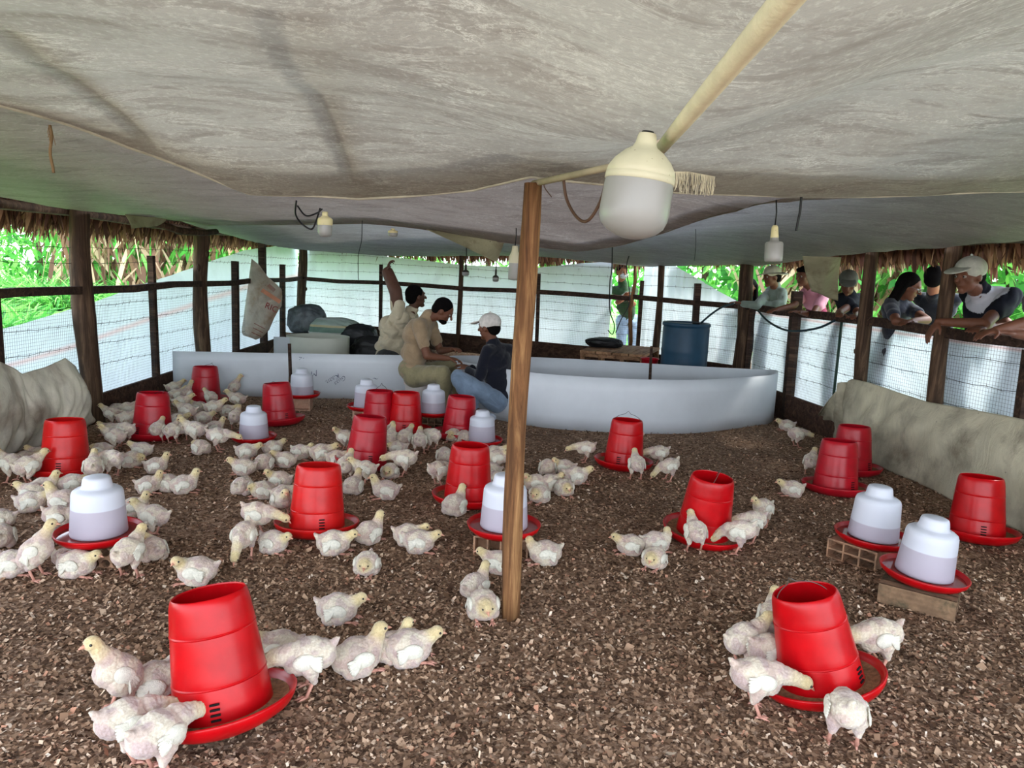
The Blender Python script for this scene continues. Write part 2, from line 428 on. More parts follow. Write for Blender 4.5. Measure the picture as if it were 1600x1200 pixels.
# ------------------------------------------------------------------ curtains of white plastic outside the wire
def stripes(lo, hi, axis='Z'):
    def f(t, c):
        cc = t.nodes.new('ShaderNodeTexCoord'); s = t.nodes.new('ShaderNodeSeparateXYZ'); t.links.new(cc.outputs['UV'], s.inputs[0])
        r = ramp(t, s.outputs['Y'], [(0, (0, 0, 0, 1)), (lo, (0, 0, 0, 1)), ((lo + hi) / 2, (.4, .4, .4, 1)), (hi, (0, 0, 0, 1))])
        return mixc(t, c, s2l((226, 130, 110)), r)
    return f
M_curt = cloth_trans('white_curtain_sheet', (206, 214, 220), .40, (1, 1, 1), 3, None, .35, .05)
M_curt2 = cloth_trans('white_curtain_sheet_striped', (206, 216, 222), .42, (1, 1, 1), 3, None, .35, .05, extra=stripes(.62, .70))
M_curt3 = cloth_trans('blueish_curtain_sheet', (196, 208, 216), .40, (1, 1, 1), 3, None, .35, .06, extra=stripes(.93, .97))
def curtain(name, P, Q, zb, tops, off, mat, label, nx=90, nz=36, amp=.02, seed=0, sag=0.0):
    """tops: list of (t, z) along P->Q"""
    n = outward(P, Q); A = np.zeros((nx, nz, 3)); ts = [a for a, _ in tops]; zs = [b for _, b in tops]
    for i in range(nx):
        t = ts[0] + (ts[-1] - ts[0]) * i / (nx - 1); zt = float(np.interp(t, ts, zs)); p = P + (Q - P) * t
        for j in range(nz):
            s = j / (nz - 1); z = zb + (zt - zb) * s
            w = amp * (mnoise.noise(Vector((t * 14 + seed, s * 1.2, 1))) + .5 * mnoise.noise(Vector((t * 40 + seed, s * 3, 5)))) + sag * math.sin(math.pi * s)
            q = p + n * (off + w + .02)
            A[i, j] = (q.x, q.y, z)
    return tag(grid_mesh(name, A, mat), label, 'curtain')
def tpar(P, Q, px, z=1.05):
    b = on_line(P, Q, px, z); return (b - P).length / (Q - P).length
def topz(P, Q, px, py):
    """height on the vertical plane P-Q seen at this pixel"""
    r = ray(px, py); d = Q - P; n = Vector((-d.y, d.x, 0)); t = n.dot(P - CP) / n.dot(r); q = CP + r * t
    return ((q - P).dot(d) / d.length_squared, q.z)
tp = [topz(LS, CL, *a) for a in ((-160, 575), (10, 520), (60, 508), (150, 480), (230, 450), (300, 425), (395, 392))]
tp.append((1.02, 1.62))
curtain('curtain_sheet', LS, CL, .05, tp, .10, M_curt2, 'white plastic curtain with faint orange stripes sloping down along the grass side fence', seed=1, amp=.03)
tp = [(-.035, 1.66)] + [topz(CL, KB, *a) for a in ((520, 386), (600, 401), (720, 414), (830, 418), (900, 411), (952, 408))]
curtain('curtain_sheet', CL, KB, .02, tp, .12, M_curt, 'tall white plastic curtain glowing behind the back fence and feed sacks', seed=5, amp=.05)
tp = [(0.04, 1.55)] + [topz(KB, CR, *a) for a in ((1040, 413), (1135, 468))] + [(1.0, 1.07)]
curtain('curtain_sheet', KB, CR, .02, tp, .12, M_curt, 'white plastic curtain with a slanting top edge behind the blue barrel', seed=9, amp=.04)
curtain('curtain_sheet', CR, RS, .05, [(0, 1.03), (1, 1.03)], .12, M_curt3, 'white plastic curtain below the rail where the onlookers stand', seed=13, amp=.05)
# ------------------------------------------------------------------ tarpaulin ceiling
def tps(pts, lam=1e-4):
    X = np.array([(p[0], p[1]) for p in pts]); z = np.array([p[2] for p in pts]); n = len(X)
    def phi(r2): return np.where(r2 > 1e-12, .5 * r2 * np.log(np.maximum(r2, 1e-12)), 0)
    K = phi(((X[:, None] - X[None]) ** 2).sum(-1)) + lam * np.eye(n)
    Pm = np.concatenate([np.ones((n, 1)), X], 1)
    A = np.zeros((n + 3, n + 3)); A[:n, :n] = K; A[:n, n:] = Pm; A[n:, :n] = Pm.T
    w = np.linalg.solve(A, np.concatenate([z, np.zeros(3)]))
    def f(Q):
        Q = np.asarray(Q); r2 = ((Q[:, None] - X[None]) ** 2).sum(-1)
        return phi(r2) @ w[:n] + w[n] + Q @ w[n + 1:]
    return f
def tarp_mat(name, base, dark, light, trans):
    m, t, p = newmat(name)
    wv = N(t, 'ShaderNodeTexNoise', Scale=1.1, Detail=3.0); v0 = coords(t); t.links.new(v0, wv.inputs['Vector'])
    ad = t.nodes.new('ShaderNodeVectorMath'); ad.operation = 'MULTIPLY_ADD'
    t.links.new(wv.outputs['Color'], ad.inputs[0]); ad.inputs[1].default_value = (.25, .25, .1); t.links.new(v0, ad.inputs[2])
    def streak(sc, rot, scale, w):
        mp = t.nodes.new('ShaderNodeMapping'); mp.inputs['Scale'].default_value = sc; mp.inputs['Rotation'].default_value = rot
        t.links.new(ad.outputs[0], mp.inputs[0]); n = noise(t, mp.outputs[0], scale, 9, .72, .8)
        s1 = N(t, 'ShaderNodeMath', operation='SUBTRACT'); t.links.new(n, s1.inputs[0]); s1.inputs[1].default_value = .5
        s2 = N(t, 'ShaderNodeMath', operation='ABSOLUTE'); t.links.new(s1.outputs[0], s2.inputs[0])
        return n, s2.outputs[0], ramp(t, s2.outputs[0], [(0, (1, 1, 1, 1)), (w, (0, 0, 0, 1))])
    n1, r1, f1 = streak((.8, 2.6, 1), (0, 0, .10), 4.0, .012)
    n2, r2, f2 = streak((1.4, 4.2, 1), (0, 0, -.5), 8.0, .012)
    c = ramp(t, n1, [(.3, s2l(dark)), (.55, s2l(base)), (.8, s2l(base))])
    big = noise(t, v0, .9, 5, .6)
    c = mixc(t, c, s2l(dark), ramp(t, big, [(.45, (0, 0, 0, 1)), (.75, (.75, .75, .75, 1))]))
    fine = noise(t, v0, 60, 4, .7)
    c = mixc(t, c, s2l(light), ramp(t, fine, [(.52, (0, 0, 0, 1)), (.72, (.4, .4, .4, 1))]))
    c = mixc(t, c, s2l(light), mixc(t, (0, 0, 0, 1), f1, ramp(t, noise(t, v0, 3.3, 3), [(.45, (0, 0, 0, 1)), (.6, (.95, .95, .95, 1))])))
    c = mixc(t, c, s2l(light), mixc(t, (0, 0, 0, 1), f2, ramp(t, noise(t, v0, 5.1, 3), [(.45, (0, 0, 0, 1)), (.6, (.8, .8, .8, 1))])))
    vo = N(t, 'ShaderNodeTexVoronoi', Scale=5.0, Randomness=1.0); t.links.new(v0, vo.inputs['Vector'])
    c = mixc(t, c, s2l((60, 50, 42)), ramp(t, vo.outputs['Distance'], [(0.0, (1, 1, 1, 1)), (0.03, (0, 0, 0, 1))]))
    t.links.new(c, p.inputs['Base Color']); p.inputs['Roughness'].default_value = .55; p.inputs['Specular IOR Level'].default_value = .3
    h = N(t, 'ShaderNodeMath', operation='ADD'); t.links.new(r1, h.inputs[0]); t.links.new(r2, h.inputs[1])
    h2 = N(t, 'ShaderNodeMath', operation='MULTIPLY_ADD'); t.links.new(n1, h2.inputs[0]); h2.inputs[1].default_value = 1.0; t.links.new(h.outputs[0], h2.inputs[2])
    bump(t, p, h2.outputs[0], .55, .022)
    tr = t.nodes.new('ShaderNodeBsdfTranslucent'); t.links.new(c, tr.inputs[0])
    mx = t.nodes.new('ShaderNodeMixShader'); mx.inputs[0].default_value = trans
    t.links.new(p.outputs[0], mx.inputs[1]); t.links.new(tr.outputs[0], mx.inputs[2])
    t.links.new(mx.outputs[0], t.nodes['Material Output'].inputs[0])
    return m
M_tarp = tarp_mat('dusty_ceiling_tarp', (158, 154, 140), (122, 114, 102), (206, 202, 184), .12)
M_tarp2 = tarp_mat('shaded_ceiling_tarp', (134, 124, 116), (104, 94, 88), (176, 168, 158), .11)  # darker copy: shade behind the front fold is put into the colour
def sheet(name, ctrl, rows, mat, nu=150, nv=90, wr=.006, seed=0):
    """rows: two or more plan polylines (front to back), each list of (x,y)"""
    f = tps(ctrl); R = []
    for pl in rows:
        pl = np.array(pl); s = np.concatenate([[0], np.cumsum(np.hypot(*np.diff(pl, axis=0).T))]); s /= s[-1]
        u = np.linspace(0, 1, nu); R.append(np.stack([np.interp(u, s, pl[:, 0]), np.interp(u, s, pl[:, 1])], 1))
    R = np.array(R); k = len(R); A = np.zeros((nu, nv, 3))
    for j in range(nv):
        t = j / (nv - 1) * (k - 1); a = min(int(t), k - 2); w = t - a
        A[:, j, :2] = R[a] * (1 - w) + R[a + 1] * w
    A[:, :, 2] = f(A[:, :, :2].reshape(-1, 2)).reshape(nu, nv)
    for i in range(nu):
        for j in range(nv):
            x, y = A[i, j, 0], A[i, j, 1]
            A[i, j, 2] += wr * (mnoise.noise(Vector((x * 1.3 + y * .6, y * 5 - x, seed))) * 1.6 + mnoise.noise(Vector((x * 5, y * 11, seed + 3))) * .8)
    return grid_mesh(name, A, mat)
def PD(px, py, Y): p = D(px, py, Y); return (p.x, p.y, p.z)
E1 = [(-3.9, 1.5), (-2.6, 1.9), PD(0, 165, 2.3)[:2], PD(200, 230, 2.7)[:2], PD(390, 303, 3.1)[:2], PD(560, 313, 3.15)[:2], PD(740, 297, 2.98)[:2], (pt.x, pt.y + .02),
      PD(960, 290, 2.95)[:2], PD(1060, 301, 3.05)[:2], PD(1230, 307, 3.15)[:2], PD(1600, 299, 3.3)[:2], (3.1, 3.5), (3.9, 3.6)]
ctrlA = [PD(0, 0, 1.5), PD(400, 0, 1.4), PD(800, 0, 1.35), PD(1150, 0, 1.15), PD(1600, 0, 1.4), PD(0, 165, 2.3), PD(100, 195, 2.5), PD(200, 230, 2.7), PD(280, 258, 2.85),
         PD(390, 303, 3.1), PD(500, 314, 3.2), PD(650, 310, 3.1), PD(740, 297, 2.98), (pt.x, pt.y + .03, pt.z + .025), PD(960, 290, 2.95), PD(1060, 301, 3.05), PD(1230, 307, 3.15), PD(1400, 305, 3.2), PD(1600, 299, 3.3),
         (3.3, 3.5, 1.72), (-3.6, 1.5, 1.80), PD(300, 150, 2.2), PD(650, 180, 2.2), PD(1300, 150, 2.2), PD(1550, 180, 2.3), PD(1035, 222, 1.72), PD(1130, 100, 1.35), (-.5, .2, 2.0), (.5, .2, 1.95), (3.6, .4, 1.98), (-3.6, .0, 1.98), (.5, -1.2, 2.1), (3.4, -1.2, 2.1), (-3.4, -1.2, 2.1)]
o = sheet('ceiling', ctrlA, [[(-3.9, -.35), (3.9, -.35)], [(-3.9, .5), (3.9, 1.0)], E1], M_tarp, seed=2); o['kind'] = 'structure'
nL = outward(LS, CL); nR = outward(CR, RS)
def off(p, n, k): return (p[0] + n.x * k, p[1] + n.y * k)
pL0 = LS.lerp(CL, .12); pR0 = RS.lerp(CR, .28)
back = [off(CL, Vector((-1, .3)), .05), (CL.x + .4, CL.y - .05), (lerp(CL.x, KB.x, .5), lerp(CL.y, KB.y, .5)), (KB.x, KB.y), (lerp(CR.x, KB.x, .5), lerp(CR.y, KB.y, .5)), (CR.x, CR.y), (CR.x + .1, CR.y - .02)]
mid = [off(LS.lerp(CL, .55), nL, .03), (-1.2, 6.6), (.3, 6.3), (1.6, 5.6), off(RS.lerp(CR, .72), nR, .02)]
frontB = [(-3.9, 1.3)] + [(a, b - .25) for a, b in E1[1:-2]] + [(3.1, 3.2), (3.5, 3.3)]
sideL = [PD(0, 305, 4.75), PD(115, 328, 5.5), PD(220, 338, 6.4), PD(320, 352, 7.5), PD(400, 378, 9.6), PD(470, 390, 12.0)]
sideR = [PD(1600, 352, 4.15), PD(1440, 388, 5.2), PD(1240, 404, 7.0), PD(1150, 411, 8.1)]
E2 = [PD(320, 352, 7.5), PD(420, 351, 6.6), PD(500, 350, 6.0), PD(570, 349, 5.6), PD(660, 358, 5.5), PD(740, 372, 5.4), PD(805, 381, 5.4), PD(900, 393, 5.5), PD(970, 383, 5.1), PD(1040, 363, 4.7), PD(1150, 330, 4.1), PD(1232, 309, 3.5)]
lowF = [(-2.6, 1.7, 1.88), (-1.2, 2.3, 1.86), (0, 2.75, 1.82), (1.2, 2.75, 1.86), (2.6, 3.1, 1.88), (3.3, 3.2, 1.8)]
ctrlB = sideL[:4] + E2 + lowF + [PD(100, 250, 3.5), PD(300, 300, 4.4), PD(0, 240, 3.3), PD(420, 330, 5.2), (-1.0, 4.2, 1.76), (.8, 3.9, 1.78), (3.4, 3.5, 1.78)]
midB = [PD(100, 325, 5.4)[:2], (-1.6, 4.0), (0, 3.9), (1.2, 3.5), (3.0, 3.3), (3.45, 3.35)]
o = sheet('ceiling', ctrlB, [frontB, midB, [p[:2] for p in E2] + [(3.1, 3.45), (3.5, 3.45)]], M_tarp2, nu=170, nv=80, seed=8); o['kind'] = 'structure'
M_tarp3 = tarp_mat('far_ceiling_tarp', (138, 136, 132), (112, 108, 106), (180, 178, 172), .13)
E2f = [(PD(235, 345, 6.6)[0], PD(235, 345, 6.6)[1], 1.74)] + [(p[0], p[1] - .3, p[2] + .10) for p in E2[1:-1]] + [(2.0, 3.1, 1.84), (3.0, 3.2, 1.84), (3.5, 3.2, 1.84)]
ctrlC = E2f + sideL[3:] + sideR + [PD(600, 398, 11.1), PD(720, 397, 10.4), PD(840, 400, 10.0), PD(1000, 415, 9.3), PD(1080, 414, 8.7), (-.6, 7.6, 1.70), (.8, 7.2, 1.68), (1.8, 5.8, 1.70), (-2.0, 8.2, 1.68), (2.3, 4.4, 1.74)]
backC = [PD(320, 352, 7.6)[:2]] + back
midC = [PD(280, 349, 7.2)[:2], (-1.6, 7.4), (.2, 7.0), (1.7, 5.6), sideR[1][:2]]
o = sheet('ceiling', ctrlC, [[p[:2] for p in E2f], midC, back], M_tarp3, nu=170, nv=90, seed=12); o['kind'] = 'structure'
def hem(pl, ctrl, lab, mat, dz=0.0, r=.006):
    f = tps(ctrl); q = []
    for i in range(len(pl) - 1):
        for k in range(6): t = k / 6; q.append((lerp(pl[i][0], pl[i + 1][0], t), lerp(pl[i][1], pl[i + 1][1], t)))
    z = f(np.array(q)); mb = MB(); mb.tube([(a, b, c + dz) for (a, b), c in zip(q, z)], r, 6); tag(mb.build('tarp_hem', mat), lab, 'hem')
M_hem = plain('rolled_hem', (176, 170, 150), .7)
hem(E1, ctrlA, 'rolled pale hem along the lower edge of the big ceiling tarp', M_hem)
hem([p[:2] for p in E2], ctrlB, 'rolled hem of the middle tarp over the clustered feeders', plain('dark_hem', (110, 100, 90), .8), r=.004)
# frayed hem threads
def frays(name, pts, n, ln, mat, label, cat, seed=0):
    rng = random.Random(seed); mb = MB()
    for i in range(n):
        t = i / n; k = t * (len(pts) - 1); a = int(k); p = Vector(pts[a]).lerp(Vector(pts[min(a + 1, len(pts) - 1)]), k - a)
        L = ln * rng.uniform(.4, 1.1); q = [p]
        for j in range(3): q.append(q[-1] + Vector((rng.uniform(-.3, .3), rng.uniform(-.3, .3), -1)).normalized() * L / 3)
        mb.tube(q, .0011, 3, caps=False)
    return tag(mb.build(name, mat), label, cat)
M_fray = plain('frayed_thread', (206, 198, 170), .8)
frays('frayed_hem', [PD(1048, 268, 2.2), PD(1075, 268, 2.25), PD(1118, 276, 2.3)], 90, .06, M_fray, 'tuft of frayed pale threads hanging beside the big lamp', 'frayed threads', 1)
frays('rope_end', [PD(76, 195, 2.4), PD(80, 195, 2.4)], 7, .07, plain('old_rope', (128, 104, 72), .8), 'twisted rope end dangling from the tarp hem over the grass side', 'rope', 3)
mb = MB(); q = [Vector(PD(78, 196, 2.4)) + Vector((.004 * math.sin(i), 0, -.018 * i)) for i in range(9)]; mb.tube(q, .0045, 6)
tag(mb.build('rope', plain('hemp_rope', (120, 96, 66), .8)), 'short brown rope hanging straight from the tarp hem', 'rope')
# ridge pole wrapped in tarp + dark bracing poles lying on the tarp
mb = MB(); a = Vector(PD(1033, 232, 1.66)); b = Vector(PD(1245, -20, .95)); mb.tube([a, a.lerp(b, .33), a.lerp(b, .66), b, b + (b - a) * .5], [.0135, .0165, .018, .02, .021], 12, wob=.02)
M_pole = plain('tarp_wrapped_pole', (214, 206, 176), .7, .06, 20, .2)
tag(mb.build('ridge_pole', M_pole), 'cream coloured round pole running along the tarp above the big lamp', 'pole')
mb = MB(); a2 = Vector(PD(966, 258, 2.3)); mb.tube([Vector((pt.x + .01, pt.y, pt.z + .0)), a2, a + Vector((.0, .03, .012))], [.012, .011, .012], 8)
tag(mb.build('ridge_pole', plain('thin_pole', (190, 176, 150), .7)), 'thin pale pole reaching from the centre post top to the big lamp', 'pole')
def lay_pole(pix, lift, r, name_lab):
    mb = MB(); mb.tube([Vector(PD(*q)) + Vector((0, 0, lift)) for q in pix], r, 8)
    tag(mb.build('rafter_pole', M_postdark), name_lab, 'pole')
lay_pole([(470, 10, 1.45), (500, 110, 1.9), (525, 200, 2.35), (565, 312, 3.12)], .06, .022, 'dark rafter pole showing through the tarp towards the middle')
lay_pole([(20, 60, 1.7), (130, 140, 2.1), (260, 240, 2.75)], .06, .024, 'dark rafter pole showing through the tarp over the grass side')
# ------------------------------------------------------------------ thatch roof
def blades(n, fn, cols, w0=.02, seed=0, segs=3, tipw=.15):
    """fn(rng)->(base, direction, length, droop, width)"""
    rng = np.random.default_rng(seed); V = []; Q = []; C = []; cols = [np.array(s2l(c)[:3]) for c in cols]
    for i in range(n):
        b, d, L, dr, w = fn(rng); b = np.array(b, float); d = np.array(d, float); d /= np.linalg.norm(d)
        s = np.cross(d, (0, 0, 1)); s = s / (np.linalg.norm(s) + 1e-6); a = rng.uniform(0, 6.28)
        s2 = np.cross(s, d); s = s * math.cos(a) + s2 * math.sin(a)
        c = cols[rng.integers(len(cols))] * rng.uniform(.75, 1.2); k = len(V)
        for j in range(segs + 1):
            t = j / segs; p = b + d * L * t + np.array((0, 0, -dr * L * t * t)); ww = w * ((1 - t) ** .6 + tipw) * (.6 + .8 * min(1, t * 3)) * .5
            V += [p - s * ww, p + s * ww]; C += [c, c]
        for j in range(segs): Q.append((k + 2 * j, k + 2 * j + 1, k + 2 * j + 3, k + 2 * j + 2))
    return np.array(V), np.array(Q), np.array(C)
M_leafdry = vcol('dry_leaf_thatch', .85, .25)
M_leaf = vcol('green_leaf', .5, .5, spec=.4)
thc = [(96, 66, 48), (128, 92, 68), (74, 50, 38), (158, 122, 92), (110, 74, 62)]
def roof_side(P, Q, n, ez, inner, rise, label):
    a = P + n * .45; b = Q + n * .45; c = P - n * inner; d = Q - n * inner
    A = np.zeros((60, 14, 3))
    for i in range(60):
        for j in range(14):
            u = i / 59; v = j / 13; p = a.lerp(b, u).lerp(c.lerp(d, u), v)
            A[i, j] = (p.x, p.y, ez + rise * v + .03 * mnoise.noise(Vector((u * 20, v * 6, 1))))
    return A
M_thatch = plain('thatch', (92, 66, 50), .9, .25, 25, .6)
nB = outward(CL, CR)
A = roof_side(LS, CL, nL, 1.66, 1.5, .8, ''); o = grid_mesh('roof_slope', A, M_thatch, thick=.08); o['kind'] = 'structure'
A = roof_side(CR, RS, nR, 1.64, 1.4, .75, ''); o = grid_mesh('roof_slope', A, M_thatch, thick=.08); o['kind'] = 'structure'
A = roof_side(CL, CR, nB, 1.62, 1.2, .6, ''); o = grid_mesh('roof_slope', A, M_thatch, thick=.08); o['kind'] = 'structure'
def fringe(P, Q, n, z, ln, cnt, label, seed, zfun=None, outd=.42):
    def fn(rng):
        u = rng.random(); p = P.lerp(Q, u) + n * (outd + rng.uniform(-.18, .12))
        zz = z + rng.uniform(0, .08)
        clump = .55 + .45 * mnoise.noise(Vector((u * 60, seed, 0))) + .3 * mnoise.noise(Vector((u * 260, seed, 4)))
        L = ln * max(.25, clump) * rng.uniform(.7, 1.25)
        return (p.x, p.y, zz), (n.x * .25 + rng.normal(0, .22), n.y * .25 + rng.normal(0, .22), -1), L, 0, rng.uniform(.012, .035)
    V, Qd, C = blades(cnt, fn, thc, seed=seed)
    tag(raw_mesh('thatch_fringe', V, Qd, C, M_leafdry), label, 'thatch', kind='stuff')
fringe(LS, CL, nL, 1.64, .33, 5200, 'ragged fringe of dry brown palm thatch along the grass side eave', 11)
fringe(CR, RS, nR, 1.62, .26, 4200, 'ragged fringe of dry brown palm thatch above the onlookers', 12)
fringe(CL, KB, nB, 1.66, .42, 4200, 'fringe of dry palm thatch over the back fence and its tall curtain', 13, outd=.32)
fringe(KB.lerp(CR, .45), CR, nB, 1.64, .26, 1500, 'short fringe of dry palm thatch above the blue barrel', 14, outd=.32)
# eave beams
for (P, Q, n, z, lab) in ((LS, CL, nL, 1.63, 'dark eave beam along the grass side under the thatch'), (CR, RS, nR, 1.66, 'brown eave beam above the onlookers')):
    mb = MB(); k = 9; mb.tube([P.lerp(Q, i / k) + n * .12 + Vector((0, 0, z + .015 * math.sin(i * 2))) for i in range(k + 1)], .035, 8, wob=.08)
    tag(mb.build('eave_beam', M_postdark), lab, 'beam')
mb = MB(); mb.tube([PD(245, 348, 6.6), PD(280, 361, 7.0), PD(318, 364, 7.35), PD(338, 362, 7.6)], [.03, .034, .03, .028], 8, wob=.1)
tag(mb.build('crooked_branch', M_postdark), 'crooked branch tied below the eave between two log posts', 'branch')
# ------------------------------------------------------------------ outside
def ground_mat():
    m, t, p = newmat('lawn'); v = coords(t); n = noise(t, v, 1.2, 8, .7); n2 = noise(t, v, 18, 6, .7)
    c = ramp(t, n, [(.3, s2l((92, 150, 62))), (.5, s2l((118, 182, 80))), (.68, s2l((152, 200, 104)))])
    c = mixc(t, c, s2l((70, 120, 40)), ramp(t, n2, [(.5, (0, 0, 0, 1)), (.75, (.5, .5, .5, 1))]))
    bounce_earth = ramp(t, n2, [(.35, s2l((150, 130, 112))), (.6, s2l((186, 170, 152)))])
    cc = t.nodes.new('ShaderNodeTexCoord'); s = t.nodes.new('ShaderNodeSeparateXYZ'); t.links.new(cc.outputs['Object'], s.inputs[0])
    # pale unseen earth added around the shed for neutral bounce light, lawn further out
    dx = N(t, 'ShaderNodeMath', operation='ABSOLUTE'); t.links.new(s.outputs['X'], dx.inputs[0])
    fx = ramp(t, dx.outputs[0], [(0, (0, 0, 0, 1)), (1, (1, 1, 1, 1))])
    q = N(t, 'ShaderNodeMapRange'); t.links.new(dx.outputs[0], q.inputs[0]); q.inputs[1].default_value = 4.6; q.inputs[2].default_value = 5.4
    y = N(t, 'ShaderNodeMapRange'); t.links.new(s.outputs['Y'], y.inputs[0]); y.inputs[1].default_value = 2.0; y.inputs[2].default_value = 4.5
    y2 = N(t, 'ShaderNodeMapRange'); t.links.new(s.outputs['Y'], y2.inputs[0]); y2.inputs[1].default_value = 13.; y2.inputs[2].default_value = 14.
    mm = N(t, 'ShaderNodeMath', operation='MULTIPLY'); t.links.new(q.outputs[0], mm.inputs[0]); t.links.new(y.outputs[0], mm.inputs[1])
    mx = N(t, 'ShaderNodeMath', operation='MAXIMUM'); t.links.new(mm.outputs[0], mx.inputs[0]); t.links.new(y2.outputs[0], mx.inputs[1])
    c = mixc(t, bounce_earth, c, mx.outputs[0])
    t.links.new(c, p.inputs['Base Color']); p.inputs['Roughness'].default_value = .9
    bump(t, p, n2, .5, .05); return m
A = np.zeros((70, 70, 3))
for i, x in enumerate(np.linspace(-60, 60, 70)):
    for j, y in enumerate(np.linspace(-30, 70, 70)): A[i, j] = (x, y, -.04)
o = grid_mesh('ground', A, ground_mat()); o['kind'] = 'structure'
def clump(n, spots, cols, seed, hl=(0.5, 1.2), w=(.015, .04), spread=.25, droop=.5, up=1.2):
    def fn(rng):
        s = spots[rng.integers(len(spots))]; a = rng.uniform(0, 6.28); r = rng.uniform(0, spread)
        return (s[0] + r * math.cos(a), s[1] + r * math.sin(a), 0), (math.cos(a), math.sin(a), up * rng.uniform(.6, 1.8)), rng.uniform(*hl) * s[2], droop * rng.uniform(.4, 1.3), rng.uniform(*w)
    return blades(n, fn, cols, seed=seed, segs=5)
rng = random.Random(5)
gr = [(84, 164, 66), (112, 192, 84), (62, 132, 54), (150, 208, 108), (122, 186, 88)]
dry = [(190, 160, 130), (150, 116, 90), (210, 186, 150), (120, 90, 70)]
def W_(px, Y): p = D(px, 420, Y); return (p.x, p.y)
spots = [(*W_(rng.uniform(-120, 420), rng.uniform(16.5, 20)), rng.uniform(.8, 1.4)) for _ in range(46)]
V, Q, C = clump(8000, spots, gr, 21, (.5, 1.25), (.015, .045), .35, .6); tag(raw_mesh('tall_grass', V, Q, C, M_leaf), 'bright green tall grass clumps beyond the lawn', 'tall grass', kind='stuff')
spots = [(*W_(rng.uniform(-100, 60), rng.uniform(12, 14.5)), rng.uniform(.35, .6)) for _ in range(12)]
V, Q, C = clump(1800, spots, gr, 22, (.6, 1.4), (.02, .05), .4, .7); tag(raw_mesh('tall_grass', V, Q, C, M_leaf), 'green grass tussocks closest to the shed on the lawn', 'tall grass', kind='stuff')
# short lawn blades
def lawn_fn(r):
    Y = r.uniform(5.5, 16); px = r.uniform(-150, 430); x = min((px - 800) / F * Y, -4.0)
    return (x, Y, -.04), (r.normal(0, .5), r.normal(0, .5), 1), r.uniform(.05, .16), .3, r.uniform(.006, .014)
V, Q, C = blades(9000, lawn_fn, gr, seed=23, segs=2); tag(raw_mesh('lawn_grass', V, Q, C, M_leaf), 'short sunlit lawn grass beside the shed', 'lawn', kind='stuff')
# dry banana leaf screen at the back of the lawn
spots = [(*W_(rng.uniform(120, 420), rng.uniform(19, 22)), 1.3) for _ in range(40)]
def dry_fn(r):
    s = spots[r.integers(len(spots))]
    return (s[0] + r.normal(0, .4), s[1] + r.normal(0, .3), r.uniform(.6, 3.0)), (r.normal(0, .5), r.normal(0, .3), -1), r.uniform(.6, 1.5), .1, r.uniform(.04, .12)
V, Q, C = blades(1900, dry_fn, dry + gr[:2], seed=24, segs=4); tag(raw_mesh('dry_leaves', V, Q, C, M_leafdry), 'hanging dry brown banana leaves at the end of the lawn', 'dry leaves', kind='stuff')
def foliage(cx, cy, cz, r, n, seed, cols=None, size=(.1, .28)):
    def fn(q):
        v = q.normal(0, 1, 3); v /= np.linalg.norm(v); rr = q.uniform(.55, 1) ; p = np.array((cx, cy, cz)) + v * rr * np.array(r)
        return p, v * .6 + q.normal(0, .6, 3), q.uniform(*size), .2, q.uniform(.05, .12)
    return blades(n, fn, cols or gr, seed=seed, segs=2)
def bush(x, y, h, r, n, seed, label, cat='bush', size=(.15, .4), cols=None):
    root = empty('leafy_bush', (x, y, 0), label, cat, 'bushes and trees beyond the shed')
    V, Q, C = foliage(0, 0, h * .55, (r, r, h * .5), n, seed, cols, size)
    raw_mesh('foliage', V, Q, C, M_leaf, root)
    mb = MB(); mb.tube([(0, 0, -.1), (.05, .03, h * .3), (-.04, .05, h * .6)], [.1, .08, .04], 8, wob=.1); mb.build('stem', M_postdark, root)
for i, (px, Y, h, r, lab) in enumerate(((-60, 24, 5, 2.6, 'big green bush far beyond the lawn near the frame edge'), (60, 22, 3.6, 2.2, 'round leafy bush behind the tall grass on the lawn'), (170, 25, 5.5, 2.4, 'leafy bush rising over the dry banana leaves'),
        (290, 26, 5, 2.6, 'green bush between the two log posts beyond the lawn'), (400, 27, 4.6, 2.4, 'green bush beyond the lawn by the hanging sack'), (560, 24, 5, 3, 'bush shading the back curtain behind the sacks'), (760, 22, 5, 3.2, 'wide bush behind the back curtain'),
        (940, 19, 4.6, 2.6, 'bush seen through the gap in the back curtain'), (1100, 15, 4.4, 2.4, 'bright leafy bush above the slanting curtain'), (1235, 14, 4.2, 2.2, 'leafy bush behind the child at the corner post'), (1400, 12, 4, 2.0, 'bush behind the onlookers in the middle of the side fence'), (1580, 11, 4, 2.1, 'bush behind the adult in the pale cap'), (1800, 10, 4, 2.2, 'bush beside the shed past the adult in the pale cap'))):
    x, y = W_(px, Y); bush(x, y, h, r, 1500, 40 + i, lab)
spots = [(*W_(rng.uniform(1330, 1750), rng.uniform(10.5, 13)), 1.2) for _ in range(26)]
V, Q, C = clump(2600, spots, gr, 27, (1.0, 2.0), (.02, .045), .35, .55); tag(raw_mesh('tall_grass', V, Q, C, M_leaf), 'long green blades standing behind the onlookers', 'tall grass', kind='stuff')
spots = [(*W_(rng.uniform(1250, 1480), rng.uniform(11, 12.5)), 1.3) for _ in range(14)]
V, Q, C = blades(700, dry_fn, dry, seed=28, segs=4); tag(raw_mesh('dry_leaves', V, Q, C, M_leafdry), 'pale dry leaves hanging behind the girl with glasses', 'dry leaves', kind='stuff')
